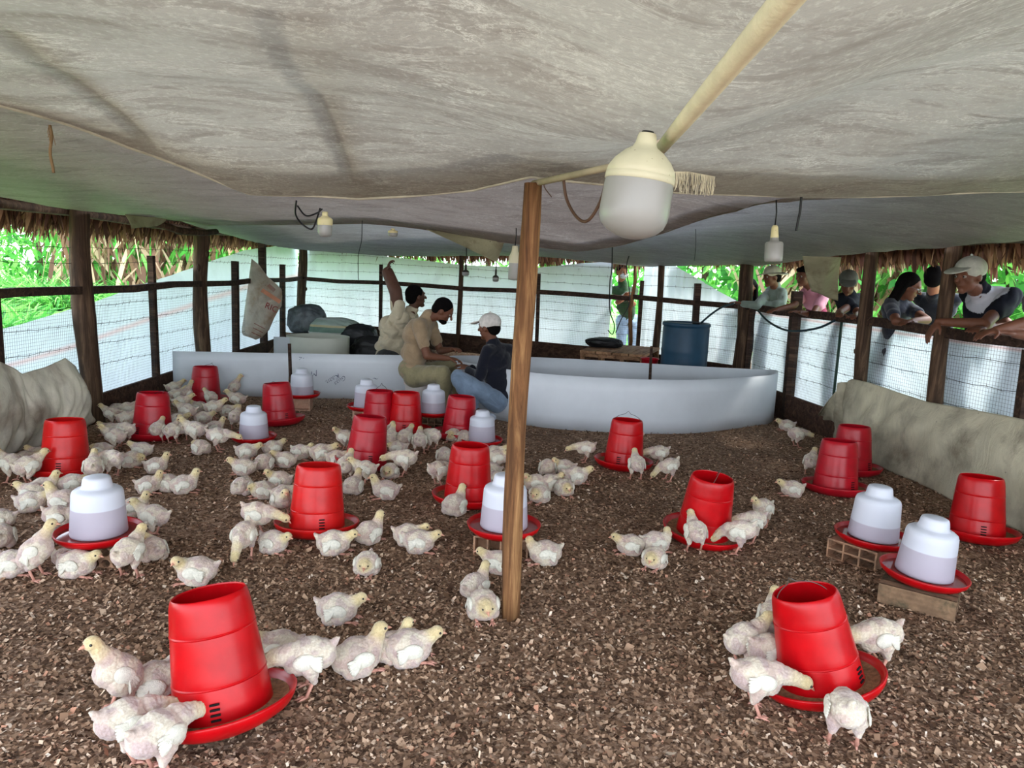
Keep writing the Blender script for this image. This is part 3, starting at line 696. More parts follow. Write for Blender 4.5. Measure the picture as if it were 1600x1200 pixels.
# ------------------------------------------------------------------ feeders
def plastic_red(name, rgb=(190, 6, 16)):
    m, t, p = newmat(name); v = coords(t); n = noise(t, v, 9, 5, .6)
    oi = t.nodes.new('ShaderNodeObjectInfo')
    c = ramp(t, n, [(.35, s2l(tuple(int(x * .86) for x in rgb))), (.7, s2l(rgb))])
    faded = s2l((196, 52, 58))
    s = t.nodes.new('ShaderNodeSeparateXYZ'); t.links.new(v, s.inputs[0])
    dust = noise(t, v, 40, 4, .7)
    c = mixc(t, c, s2l((170, 120, 96)), ramp(t, dust, [(.62, (0, 0, 0, 1)), (.85, (.2, .2, .2, 1))]))
    t.links.new(c, p.inputs['Base Color']); p.inputs['Roughness'].default_value = .30; p.inputs['Specular IOR Level'].default_value = .28
    return m
M_red = plastic_red('red_plastic'); M_redf = plastic_red('faded_red_plastic', (178, 18, 34)); M_redo = plastic_red('orange_red_plastic', (206, 22, 22))
M_feed = plain('mash_feed', (150, 112, 80), .95, .25, 60, .4)
M_wirei = plain('handle_wire', (120, 118, 112), .4, .1, 20, metal=.7)
M_wired = plain('dark_handle_wire', (44, 34, 34), .5)
M_slot = plain('slot_shadow_black', (14, 8, 8), .9)
def feeder_parts(root, red, handle_phi=0.0, az=0.0, wire=None, slot_az=-1.0):
    mb = MB()
    mb.lathe([(.0, .012), (.135, .012), (.150, .0), (.158, .004), (.190, .022), (.203, .040), (.209, .056), (.206, .062), (.200, .060), (.192, .046), (.178, .032), (.14, .022), (0, .020)], 56)
    mb.build('pan', red, root)
    def rad(z): return .1375 - (z - .04) * .095 if z < .29 else .1138 - (z - .29) * .12
    out = []
    for z in (.03, .05, .08, .116): out.append((rad(z), z))
    for zr in (.122, .250):
        for dz, dr in ((-.0035, 0), (-.0015, .0012), (0, .0020), (.0015, .0012), (.0035, -.0003), (.01, -.0003)): out.append((rad(zr) + dr, zr + dz))
        out += [(rad(z), z) for z in ((.15, .19, .225, .24) if zr < .2 else (.275, .30, .318))]
    out += [(.1085, .328), (.106, .336), (.103, .341), (.1005, .343), (.099, .339), (.103, .325), (.108, .29), (.119, .19), (.129, .10), (.133, .055), (.134, .03)]
    mb = MB(); mb.lathe(out, 64)
    if len(bpy.data.objects) and root.get('tall'): mb.v = [(x, y, z * root['tall']) for x, y, z in mb.v]
    me = mb.mesh('tube'); me.set_sharp_from_angle(angle=math.radians(16)); link('tube', me, red, root)
    mb = MB(); rr = [(.0, .045), (.05, .047), (.13, .04), (.16, .034), (.184, .04)]; mb.lathe(list(reversed(rr)), 40); mb.build('feed', M_feed, root)
    mb = MB(); mb.lathe([(.128, .13), (.06, .15), (.0, .17)], 30); mb.build('feed', M_feed, root)
    # adjustment slots
    mb = MB()
    for z in (.052, .066, .080, .094):
        r = .1385 - (z - .05) * .088 + (.0035 if root.get('tall') else 0); a = slot_az; R_ = Matrix.Rotation(a, 3, 'Z')
        mb.box(R_ @ Vector((r, 0, z)), (.004, .026, .0055), R_)
    mb.build('adjustment_slots', M_slot, root)
    mb = MB()
    n = 18; pts = []
    for i in range(n + 1):
        q = math.pi * i / n; x = -.109 * math.cos(q); h = .085 * math.sin(q) + (.02 * max(0, 1 - abs(x) / .02))
        pts.append(Vector((x, 0, h)))
    R1 = Matrix.Rotation(handle_phi, 3, 'X'); R2 = Matrix.Rotation(az, 3, 'Z')
    mb.tube([R2 @ (R1 @ p + Vector((0, 0, .298))) for p in pts], .0016, 5)
    mb.build('wire_handle', wire or M_wirei, root)
def tilt_place(root, px, yb, lean, back, yaw, shift=.135, lift=0.0, rb=.15):
    g = G(px, yb - 0); c = Vector((g.x * (1 + .0), g.y + shift, 0)); c.x = (px - 800) / F * c.y if False else g.x * (c.y / g.y)
    Rm = Matrix.Rotation(math.radians(lean), 4, 'Y') @ Matrix.Rotation(math.radians(-back), 4, 'X') @ Matrix.Rotation(yaw, 4, 'Z')
    root.rotation_euler = Rm.to_euler()
    t = math.hypot(math.radians(lean), math.radians(back))
    root.location = (c.x, c.y, gz(c.x, c.y) + max(0, rb * math.sin(t) - .012) + lift - .002)
    return root
FG = 'red tube feeders standing on the litter'
# px, base y, lean right(+)/left(-), back tilt, material, handle swing, handle azimuth, wire, slot azimuth, label
for (px, yb, ln, bk, mt, ph, az, wr, sl, lab) in (
    (354, 1182, -10, 8, M_red, 1.75, 1.0, M_wirei, -1.3, 'glossy red feeder leaning over, its pan raised on one side, beside the upright chick'),
    (1281, 1124, -14, 7, M_red, -.75, .35, M_wirei, -.75, 'glossy red feeder leaning over with thin wire bail raised, standing below the mossy brick'),
    (495, 848, 0, 6, M_redo, 1.95, 0, M_wired, -1.15, 'orange-red feeder with its dark wire bail hanging in a V across the front'),
    (1095, 857, 4, -4, M_red, .35, 1.2, M_wirei, -2.2, 'bright red feeder leaning slightly, chick standing at its front rim, midway up the open litter'),
    (973, 737, 2, 2, M_red, 0, 0, M_wired, -2.0, 'red feeder with arched wire bail standing alone in front of the white pen ring'),
    (730, 797, 1, 2, M_red, 2.2, 2.0, M_wirei, -1.9, 'clean bright red feeder just beside the drinker that the bare centre post hides'),
    (571, 738, 4, 5, M_redf, 2.2, 2.5, M_wirei, -1.2, 'dull crimson feeder in front of the cluster of three feeders, chicks at its base'),
    (103, 750, 0, 4, M_redo, 2.0, 3.1, M_wirei, -1.3, 'red feeder with two pale wire ends beside the bunched tarp and log post'),
    (238, 692, 1, 4, M_redf, .9, 2.2, M_wired, -1.9, 'crimson feeder crowded by chicks against the fence kick board'),
    (321, 634, 0, 3, M_redf, .8, 2.6, M_wired, -.4, 'crimson feeder against the end of the white pen board'),
    (437, 668, -5, 3, M_redf, .9, 0, M_wired, -.8, 'red feeder leaning beside the drinker on the pink brick'),
    (592, 681, 0, 3, M_redf, .15, 1.2, M_wired, -1.2, 'red feeder with peaked wire bail, hindmost of the three clustered feeders'),
    (633, 684, 0, 3, M_red, 2.1, .6, M_wired, -1.5, 'bright red feeder with three chicks lined up at its pan'),
    (716, 690, 3, 3, M_redf, 2.2, 1.6, M_wired, -1.4, 'dark red feeder in front of the man in jeans'),
    (1303, 778, 1, 4, M_redf, 2.2, .5, M_wirei, -1.15, 'crimson feeder in the shade, the front one of the pair by the draped tarp'),
    (1328, 746, 0, 3, M_redf, 2.2, 1.5, M_wirei, -1.0, 'crimson feeder in the shade, the hind one of the pair by the draped tarp'),
    (1522, 854, 1, 5, M_red, 2.1, 2.8, M_wirei, -1.9, 'red feeder against the draped tarp at the frame edge')):
    r = empty('tube_feeder', (0, 0, 0), lab, 'feeder', FG)
    if yb > 1170: r['tall'] = 1.08
    feeder_parts(r, mt, ph, az, wr, sl)
    tilt_place(r, px, yb, ln, bk, 0, lift=0.0); r.scale = (.97,) * 3 if 1100 < yb < 1170 else (1, 1, 1)
    if 'tall' in r: del r['tall']
# ------------------------------------------------------------------ bricks
def brick_mat(name, a, b, moss):
    m, t, p = newmat(name); v = coords(t); n = noise(t, v, 14, 6, .65)
    c = ramp(t, n, [(.35, s2l(a)), (.65, s2l(b))])
    n2 = noise(t, v, 9, 6, .7)
    c = mixc(t, c, s2l(moss), ramp(t, n2, [(.48, (0, 0, 0, 1)), (.66, (.8, .8, .8, 1))]))
    t.links.new(c, p.inputs['Base Color']); p.inputs['Roughness'].default_value = .9
    w = N(t, 'ShaderNodeTexWave', Scale=14.0, Distortion=.6); w.bands_direction = 'Z'; t.links.new(v, w.inputs['Vector']); bump(t, p, w.outputs['Fac'], .35, .004); return m
M_brick = brick_mat('hollow_clay_brick', (150, 110, 84), (188, 148, 116), (96, 80, 66))
M_brickm = brick_mat('mossy_clay_brick', (110, 86, 64), (146, 116, 88), (46, 52, 34))
M_brickp = brick_mat('pale_clay_brick', (196, 154, 130), (216, 178, 150), (160, 130, 110))
def brick(L, Wd, Ht, nx, nz, mat, x, y, rz, label, round_=False, z=0, wall=.008):
    """hollow brick, holes run along local Y and show on the L x Ht face"""
    r = MB(); cw = (L - wall) / nx; ch = (Ht - wall) / nz
    if not round_:
        for i in range(nx + 1): r.box((-L / 2 + wall / 2 + i * cw, 0, Ht / 2), (wall, Wd, Ht))
        for j in range(nz + 1): r.box((0, 0, wall / 2 + j * ch), (L - .002, Wd - .001, wall))
        r.box((0, 0, Ht / 2), (L - .004, .01, Ht - .004))
    else:
        # face plate with round holes front and back plus shell
        r.box((0, 0, .004), (L, Wd, .008)); r.box((0, 0, Ht - .004), (L, Wd, .008)); r.box((-L / 2 + .004, 0, Ht / 2), (.008, Wd, Ht)); r.box((L / 2 - .004, 0, Ht / 2), (.008, Wd, Ht))
        r.box((0, 0, Ht / 2), (L - .004, .01, Ht - .004))
        for sy in (-1, 1):
            for i in range(nx):
                for j in range(nz):
                    cx = -L / 2 + (i + .5) * L / nx; cz = (j + .5) * Ht / nz; hw = L / nx / 2; hh = Ht / nz / 2; rad = min(hw, hh) * .8; nn = 16; vs = []; fs = []
                    for k in range(nn):
                        q = 2 * math.pi * k / nn + math.pi / 4; cq, sq = math.cos(q), math.sin(q); mq = max(abs(cq), abs(sq))
                        vs += [(cx + rad * cq, sy * Wd / 2, cz + rad * sq), (cx + hw * cq / mq, sy * Wd / 2, cz + hh * sq / mq), (cx + rad * cq, sy * (Wd / 2 - .05), cz + rad * sq)]
                    for k in range(nn):
                        a = 3 * k; b = 3 * ((k + 1) % nn); fs += [(a, b, b + 1, a + 1), (a, a + 2, b + 2, b)]
                    r.add(vs, fs)
    o = r.build('hollow_brick', mat); o.location = (x, y, z); o.rotation_euler = (0, 0, rz)
    return tag(o, label, 'brick', 'hollow clay bricks under the drinkers')
def gp(px, y, s=0): g = G(px, y); return (g.x * ((g.y + s) / g.y), g.y + s)
BH = .10
x, y = gp(158, 893, .12); brick(.27, .20, BH, 6, 2, M_brick, x, y, .08, 'clay brick with rows of round holes under the big drinker among the chicks', True)
W1 = (x, y)
x, y = gp(785, 876, .12); brick(.26, .19, BH, 4, 1, M_brick, x, y, -.12, 'clay brick with square holes under the drinker behind the bare centre post')
W2 = (x, y)
x, y = gp(1352, 893, .12); brick(.24, .19, BH, 3, 2, M_brick, x - .03, y + .02, -2.42 + 1.57, 'clay brick with a grid of square holes beside the mossy brick')
W3 = (x, y)
x, y = gp(1432, 958, .09); brick(.19, .29, .085, 3, 2, M_brickm, x, y, .95, 'mossy green-brown clay brick under the lower drinker near the draped tarp')
W4 = (x + .055, y + .03)
x, y = gp(470, 643, .09); brick(.19, .14, .115, 1, 1, M_brickp, x, y, .1, 'pale pink brick under the drinker by the pen board stake', wall=.012); W6 = (x, y)
x, y = gp(572, 662, .08); brick(.22, .16, .105, 3, 1, M_brickp, x, y, .3, 'pale brick under the drinker behind the feeder with the peaked bail'); W7 = (x, y)
x, y = gp(676, 673, .1); brick(.3, .2, .11, 5, 2, M_brickm, x, y, -.05, 'dark hollow block with open square cells under the drinker before the khaki man', wall=.006); W8 = (x, y)
# ------------------------------------------------------------------ drinkers
def jug_mat():
    m, t, p = newmat('milky_plastic_jug'); v = coords(t); s = t.nodes.new('ShaderNodeSeparateXYZ'); t.links.new(v, s.inputs[0])
    oi = t.nodes.new('ShaderNodeObjectInfo')
    lv = N(t, 'ShaderNodeMapRange'); t.links.new(oi.outputs['Random'], lv.inputs[0]); lv.inputs[3].default_value = .10; lv.inputs[4].default_value = .17
    d = N(t, 'ShaderNodeMath', operation='SUBTRACT'); t.links.new(s.outputs['Z'], d.inputs[0]); t.links.new(lv.outputs[0], d.inputs[1])
    mm = N(t, 'ShaderNodeMapRange'); t.links.new(d.outputs[0], mm.inputs[0]); mm.inputs[1].default_value = -.002; mm.inputs[2].default_value = .002
    c = mixc(t, s2l((178, 172, 184)), s2l((204, 208, 218)), mm.outputs[0])
    n = noise(t, v, 70, 2); c = mixc(t, c, s2l((60, 50, 45)), ramp(t, n, [(.78, (0, 0, 0, 1)), (.82, (.8, .8, .8, 1))]))
    t.links.new(c, p.inputs['Base Color']); p.inputs['Roughness'].default_value = .38; p.inputs['Specular IOR Level'].default_value = .35
    p.inputs['Subsurface Weight'].default_value = .25; p.inputs['Subsurface Radius'].default_value = (.06, .06, .06); p.inputs['Subsurface Scale'].default_value = 1.0
    return m
M_jug = jug_mat(); M_water = plain('water_in_pan', (150, 60, 60), .05, .05, 5, spec=.8)
def drinker(x, y, z, lab, lean=0, back=0, sc=1.0):
    r = empty('drinker', (x, y, z), lab, 'drinker', 'white jug drinkers on red pans')
    r.rotation_euler = (math.radians(-back), math.radians(lean), 0); r.scale = (sc,) * 3
    mb = MB(); mb.lathe([(0, .008), (.12, .008), (.135, 0), (.150, .004), (.170, .022), (.178, .042), (.175, .045), (.170, .042), (.162, .024), (.14, .012), (0, .010)], 48); mb.build('pan', M_red, r)
    mb = MB(); mb.lathe([(.166, .026), (.0, .027)], 40); mb.build('water', M_water, r)
    mb = MB(); mb.lathe([(q, .028 + (w - .028) * .93) for q, w in ((.112, .028), (.122, .030), (.1235, .036), (.119, .10), (.1155, .15), (.112, .20), (.1105, .222), (.105, .236), (.092, .245), (.074, .250), (.069, .253), (.065, .262), (.060, .290), (.056, .299), (.046, .303), (.0, .304))], 48, wx=.93, wy=.93); mb.build('jug', M_jug, r)
    return r
drinker(W1[0], W1[1], BH, 'large white jug drinker on a round-holed brick among the crowded chicks')
drinker(W2[0], W2[1], BH, 'white jug drinker partly hidden behind the bare centre post')
drinker(W3[0] + .02, W3[1] + .01, BH + .002, 'white jug drinker on the gridded brick, the hinder of two near the draped tarp', 2, 0)
drinker(W4[0] - .02, W4[1] + .02, .092, 'white jug drinker tipped slightly on the mossy brick near the draped tarp', 4, -1)
x, y = gp(397, 698, .15); drinker(x, y, gz(x, y) + .01, 'white jug drinker beside the standing chick pecking at its pan, low on the litter', sc=.92)
drinker(W6[0] + .01, W6[1], .118, 'white jug drinker on the pale pink brick by the pen board stake', sc=.92)
drinker(W7[0], W7[1], .108, 'white jug drinker half hidden behind the feeder with the peaked bail', sc=.92)
drinker(W8[0], W8[1], .112, 'white jug drinker in front of the khaki man on the open-celled block', sc=.92)
x, y = gp(752, 701, .15); drinker(x, y, gz(x, y) + .01, 'white jug drinker beside the bare centre post, behind the bright red feeder', sc=.92)
# ------------------------------------------------------------------ white pen boards
M_pen = plain('white_pen_board', (206, 212, 218), .45, .05, 2.5, spec=.35)
M_ink = plain('blue_marker_ink', (40, 52, 92), .7)
def wall_sheet(name, plan, h, mat, thick=.006, z0=0.0, nz=6, wob=.0, hf=None):
    P = [Vector((a, b, 0)) for a, b in plan]; n = len(P); A = np.zeros((n, nz, 3))
    for i, p in enumerate(P):
        for j in range(nz):
            s = j / (nz - 1); hh = h if hf is None else hf(i / (n - 1)); A[i, j] = (p.x, p.y + wob * s * math.sin(i * .35), z0 + hh * s)
    return grid_mesh(name, A, mat, thick=thick)
def dplan(px, py, z): g = G(px, py, z); return (g.x, g.y)
PH = .47
a = tuple(D(268, 500, 7.1)[:2]); b = tuple(D(560, 500, 7.25)[:2]); c = tuple(D(655, 500, 7.3)[:2])
pl = [(lerp(a[0], b[0], i / 20), lerp(a[1], b[1], i / 20)) for i in range(20)] + [(lerp(b[0], c[0], i / 8), lerp(b[1], c[1], i / 8)) for i in range(9)]
PB = empty('pen_board', (0, 0, 0), 'long straight white pen board with blue handwriting near its drinker and stake', 'pen board')
o = wall_sheet('board', pl, PH, M_pen, hf=lambda t: .425 + .035 * t); o.parent = PB
def scrib(txt, px, py, size, ang, flip=1):
    cu = bpy.data.curves.new('writing', 'FONT'); cu.body = txt; cu.size = size; cu.extrude = .0006; cu.shear = .35; cu.align_x = 'CENTER'; cu.align_y = 'CENTER'; cu.offset = -.001 * size / .05
    o = bpy.data.objects.new('tmp', cu); COL.objects.link(o); dg = bpy.context.evaluated_depsgraph_get()
    me = bpy.data.meshes.new_from_object(o.evaluated_get(dg)); bpy.data.objects.remove(o)
    o = link('writing', me, M_ink, PB); d = Vector((b[0] - a[0], b[1] - a[1], 0)).normalized()
    r = ray(px, py); nn = Vector((-d.y, d.x, 0)); t = nn.dot(Vector((a[0], a[1], 0)) - CP) / nn.dot(r); q = CP + r * (t - .012)
    o.matrix_world = Matrix.Translation(q) @ Matrix.Rotation(math.atan2(d.y, d.x), 4, 'Z') @ Matrix.Rotation(math.pi / 2, 4, 'X') @ Matrix.Rotation(math.radians(ang), 4, 'Z')
    return o
scrib('Kaan.', 520, 592, .072, 212); scrib('Guaa', 532, 594, .062, 216); scrib('M', 492, 583, .09, 200); scrib('~', 585, 591, .10, 0); scrib('>-', 470, 560, .07, 20)
# oval ring of white board
fr = [dplan(*q, 0) for q in ((706, 637), (760, 652), (830, 665.5), (900, 672.5), (1000, 677.5), (1080, 677), (1150, 669.5), (1200, 662))]
bk = [dplan(*q, PH) for q in ((1213, 578.5), (1180, 577), (1073, 571.5), (1000, 567), (900, 561), (830, 558), (760, 556), (706, 556))]
loop = fr + bk
def catmull(pts, k=8, closed=True):
    n = len(pts); out = []
    for i in range(n):
        p0, p1, p2, p3 = [Vector(pts[(i + j - 1) % n]) for j in range(4)]
        for s in range(k):
            t = s / k; out.append(tuple(.5 * ((2 * p1) + (p2 - p0) * t + (2 * p0 - 5 * p1 + 4 * p2 - p3) * t * t + (3 * p1 - p0 - 3 * p2 + p3) * t ** 3)))
    if closed: out.append(out[0])
    return out
o = wall_sheet('pen_ring', catmull(loop), PH, M_pen, nz=5); tag(o, 'large oval ring of white board standing on the litter behind the lone feeder', 'pen ring')
# small round ring and a flat board behind
q = dplan(497, 526, PH); cx, cy = q; o = wall_sheet('pen_ring', [(cx + .36 * math.cos(i * math.pi / 20), cy + .30 * math.sin(i * math.pi / 20)) for i in range(41)], PH + .01, plain('cream_pen_board', (206, 208, 196), .5, .05, 3), nz=4)
tag(o, 'small round ring of cream board in front of the feed sacks', 'pen ring')
q1 = dplan(432, 525, PH); q2 = dplan(472, 526, PH); o = wall_sheet('pen_board', [(lerp(q1[0], q2[0], i / 5), lerp(q1[1], q2[1], i / 5) - .1) for i in range(6)], PH, M_pen, nz=3); tag(o, 'short flat white board overlapping the small round ring', 'pen board')
def stake(px, y0, y1, Y, r, lab, mat=M_rail):
    p = D(px, y0, Y); mb = MB(); mb.tube([(p.x, p.y, 0), (p.x + .008, p.y, p.z * .5), (p.x, p.y, p.z)], r, 7, wob=.1); tag(mb.build('stake', mat), lab, 'stake')
stake(452, 537, 0, G(455, 628).y - .15, .016, 'round wooden stake propping the white pen board by the drinker')
stake(1018, 541, 0, 7.05, .014, 'wooden stake standing inside the oval white ring')
stake(771, 524, 0, 8.0, .018, 'wooden stake behind the man in the dark top')
# ------------------------------------------------------------------ bunched and draped tarps along the fences
def tarp_extra(t, c):
    n = noise(t, coords(t, 'Object', (1, 1, .4)), 9, 7, .7, 1.0)
    return mixc(t, c, s2l((208, 200, 178)), ramp(t, n, [(.55, (0, 0, 0, 1)), (.68, (.5, .5, .5, 1))]))
M_drape = cloth_trans('draped_tarp', (208, 202, 178), .30, (1, 1, .5), 3.5, ((126, 116, 98), 2.6, .48, .7), .7, .1, extra=tarp_extra)
M_drapeL = cloth_trans('bunched_tarp', (230, 224, 210), .5, (1, 1, .5), 3.5, ((140, 118, 98), 2.0, .5, .72), .7, .12, extra=tarp_extra)
def drape(P, Q, top, bot, mat, label, name, nx=150, nz=50, bulge=.10, fold=.02, fx=None, seed=0, toff=-.06):
    """top: [(px,py)] on the fence plane moved inward by toff; bot: [(px,py)] on the floor"""
    n = outward(P, Q); P2 = P + n * toff; Q2 = Q + n * toff
    T = []
    for px, py in top:
        t, z = topz(P2, Q2, px, py); q = P2.lerp(Q2, t); T.append((q.x, q.y, z))
    B = [tuple(G(*b)) for b in bot]
    T = np.array(T); B = np.array(B); kt = np.linspace(0, 1, len(T)); kb = np.linspace(0, 1, len(B)); A = np.zeros((nx, nz, 3))
    for i in range(nx):
        u = i / (nx - 1); a = np.array([np.interp(u, kt, T[:, k]) for k in range(3)]); b = np.array([np.interp(u, kb, B[:, k]) for k in range(3)]); b[2] = gz(b[0], b[1]) + .004
        for j in range(nz):
            s = j / (nz - 1); p = a * (1 - s) + b * s
            w = bulge * math.sin(math.pi * s) + fold * (mnoise.noise(Vector((u * 9 + seed, s * 2, 0))) * 2 + mnoise.noise(Vector((u * 26 + s * 4 + seed, s * 3, 5))) * .9) * min(1, 3 * s * (1.15 - s) + .15)
            if fx: w += fx(u, s)
            p[0] -= n.x * w; p[1] -= n.y * w
            A[i, j] = p
    return tag(grid_mesh(name, A, mat, thick=.002), label, 'tarp')
drape(CR, RS, [(1280, 646), (1300, 618), (1318, 598), (1332, 592), (1360, 598), (1400, 612), (1450, 628), (1520, 640), (1600, 655), (1750, 690), (1950, 740)],
      [(1288, 662), (1300, 680), (1318, 696), (1330, 708), (1352, 720), (1385, 735), (1430, 756), (1487, 783), (1600, 835), (1720, 897), (1900, 992)], M_drape,
      'dirty cream tarp draped over the kick board along the onlookers side, peaked at its end', 'draped_tarp', bulge=.03, fold=.022,
      fx=lambda u, s: .06 * math.exp(-((u - .20 + .05 * s) / .014) ** 2) * (1 - s * .5) - .04 * math.exp(-((u - .225 + .03 * s) / .014) ** 2) * (1 - s * .6), toff=-.09)
drape(CL, LS, [(127, 640), (126, 592), (118, 572), (102, 559), (72, 573), (34, 584), (22, 575), (0, 565), (-60, 575), (-200, 620)],
      [(126, 672), (110, 684), (92, 690), (72, 694), (50, 699), (25, 706), (0, 714), (-30, 722), (-90, 745), (-240, 800)], M_drapeL,
      'bunched translucent tarp heaped inside the fence beside the thick log post', 'bunched_tarp', bulge=.10, fold=.022, seed=4)
# ------------------------------------------------------------------ sacks
def blob_sack(name, c, r, seed, mat, label, cat='sack', group=None, rz=0, flat=.25, extra=None):
    bm = bmesh.new(); bmesh.ops.create_icosphere(bm, subdivisions=5, radius=1)
    for v in bm.verts:
        p = v.co.copy(); e = .8; q = Vector([math.copysign(abs(k) ** e, k) for k in p])
        d = 1 + .10 * mnoise.noise(p * 1.6 + Vector((seed, 0, 0))) + .06 * mnoise.noise(Vector((p.x * 4, p.y * 9, p.z * 3)) + Vector((seed, 3, 0))) - .05 * abs(mnoise.noise(p * 5 + Vector((seed, 7, 1))))
        v.co = Vector((q.x * r[0], q.y * r[1], q.z * r[2])) * d
        if v.co.z < -r[2] * .75: v.co.z = -r[2] * .75 - (-(v.co.z) - r[2] * .75) * flat
    me = bpy.data.meshes.new(name); bm.to_mesh(me); bm.free(); me.polygons.foreach_set('use_smooth', [True] * len(me.polygons))
    o = link(name, me, mat); o.location = c; o.rotation_euler = (0, 0, rz)
    return tag(o, label, cat, group)
def sack_mat(name, a, b, stripes=None):
    m, t, p = newmat(name); v = coords(t); n = noise(t, v, 5, 7, .65, .8); c = ramp(t, n, [(.35, s2l(a)), (.65, s2l(b))])
    if stripes:
        s = t.nodes.new('ShaderNodeSeparateXYZ'); t.links.new(v, s.inputs[0]); mr = N(t, 'ShaderNodeMapRange'); t.links.new(s.outputs['Z'], mr.inputs[0]); mr.inputs[1].default_value = -.16; mr.inputs[2].default_value = .16
        r = t.nodes.new('ShaderNodeValToRGB'); e = r.color_ramp.elements; r.color_ramp.interpolation = 'CONSTANT'
        while len(e) < len(stripes): e.new(.5)
        for i, (q, k) in enumerate(stripes): e[i].position = q; e[i].color = (s2l(k)[0], s2l(k)[1], s2l(k)[2], 1)
        t.links.new(mr.outputs[0], r.inputs[0]); c = mixc(t, c, r.outputs[0], .8)
    t.links.new(c, p.inputs['Base Color']); p.inputs['Roughness'].default_value = .5; bump(t, p, n, .4, .02); return m
ys = 9.4
def at(px, py, Y): return D(px, py, Y)
p = at(479, 500, ys); blob_sack('feed_sack', (p.x, p.y, p.z), (.25, .2, .20), 3, sack_mat('grey_sack', (44, 50, 54), (98, 108, 114)), 'dark grey bulging sack on top of the pile by the corner post', group='sacks piled by the corner', rz=.3)
p = at(524, 515, ys - .15); blob_sack('feed_sack', (p.x, p.y, p.z), (.33, .2, .15), 8, sack_mat('striped_sack', (150, 162, 160), (190, 200, 196), [(0, (170, 176, 172)), (.25, (186, 190, 184)), (.42, (60, 104, 84)), (.62, (180, 168, 120)), (.70, (150, 170, 160)), (.9, (190, 200, 200))]), 'white sack with green and yellow bands lying against the grey sack', group='sacks piled by the corner', rz=.1)
p = at(482, 532, ys); blob_sack('feed_sack', (p.x, p.y, p.z - .05), (.3, .22, .16), 12, sack_mat('black_sack', (10, 11, 14), (30, 33, 38)), 'black sack at the bottom of the pile behind the small round ring', group='sacks piled by the corner')
p = at(560, 530, ys - .2); blob_sack('feed_sack', (p.x, p.y, p.z), (.24, .2, .2), 17, sack_mat('black_bag', (7, 8, 11), (24, 27, 34)), 'crumpled black bag between the striped sack and the pale shirted person', group='sacks piled by the corner')
p = at(585, 545, ys - .5); blob_sack('feed_sack', (p.x, p.y, p.z - .05), (.3, .2, .2), 23, sack_mat('black_bag_low', (8, 9, 11), (26, 26, 30)), 'low black bag lying below the pale shirted person', group='sacks piled by the corner')
# litter heap along the back board
A = np.zeros((60, 16, 3))
for i in range(60):
    q = CL.lerp(KB, i / 30) if i < 30 else KB.lerp(CR, (i - 30) / 40)
    nn = outward(CL, KB)
    for j in range(16):
        s = j / 15; w = q - nn * (.04 + s * 1.6); A[i, j] = (w.x, w.y, .01 + (.20 if i < 26 else .04) * max(0, math.sin(math.pi * min(1, (s + .25) * .8))) * (.9 + .3 * mnoise.noise(Vector((i * .2, j * .3, 0)))) * (0 if s == 1 else 1) - (.05 if s == 1 else 0))
tag(grid_mesh('litter_heap', A, M_litter), 'low ridge of litter heaped along the back kick board', 'litter heap', kind='stuff')
# ------------------------------------------------------------------ barrel, bench, hose
p = G(1075, 608); bx_, by_ = 0, 7.75; q = D(1073, 503, by_)
mb = MB(); R0 = .24; prof = [(0, 0), (R0 * .95, 0), (R0, .02), (R0, .28), (R0 * 1.02, .30), (R0, .32), (R0, .56), (R0 * 1.02, .58), (R0, .60), (R0, q.z - .07), (R0 * .985, q.z - .06), (R0 * .985, q.z - .045), (R0 * 1.03, q.z - .04), (R0 * 1.03, q.z - .012), (R0 * .99, q.z - .005), (R0 * .96, q.z - .012), (R0 * .9, q.z - .02), (0, q.z - .02)]
mb.lathe(prof, 48); br = empty('barrel', (q.x, q.y, 0), 'dark blue plastic barrel standing behind the oval white ring', 'barrel'); mb.build('drum', plain('blue_barrel_plastic', (34, 66, 88), .45, .12, 6), br)
mb = MB(); mb.lathe([(0, q.z - .018), (.04, q.z - .018), (.04, q.z), (0, q.z)], 16, c=(.1, 0, 0)); mb.build('bung', M_black, br)
def hose(pts, r, lab, name='hose', mat=None, cat='hose'):
    P_ = [PD(*q) for q in pts]; P_ = [tuple(v) for v in catmull(P_, 6, False)][:-6 * 1 or None] if len(P_) > 2 else P_
    mb = MB(); mb.tube(P_, r, 7); tag(mb.build(name, mat or M_black), lab, cat)
def spl(pts, k=8):
    P_ = [Vector(PD(*q)) for q in pts]; P_ = [P_[0]] + P_ + [P_[-1]]; out = []
    for i in range(1, len(P_) - 2):
        p0, p1, p2, p3 = P_[i - 1:i + 3]
        for s in range(k):
            t = s / k; out.append(.5 * ((2 * p1) + (p2 - p0) * t + (2 * p0 - 5 * p1 + 4 * p2 - p3) * t * t + (3 * p1 - p0 - 3 * p2 + p3) * t ** 3))
    out.append(P_[-2]); return out
def hose(pts, r, lab, name='hose', mat=None, cat='hose'):
    mb = MB(); mb.tube(spl(pts), r, 7); return tag(mb.build(name, mat or M_black), lab, cat)
M_hose = plain('dark_teal_hose', (22, 44, 54), .4)
hose([(1095, 505, 7.75), (1110, 492, 7.7), (1128, 480, 7.8), (1146, 474, 7.9)], .011, 'dark hose rising from the blue barrel to the corner post', mat=M_hose)
hose([(1184, 485, 7.35), (1200, 502, 7.1), (1225, 515, 6.75), (1250, 517, 6.45), (1280, 512, 6.2), (1304, 501, 6.0)], .010, 'dark hose sagging below the rail in front of the onlookers', mat=M_hose)
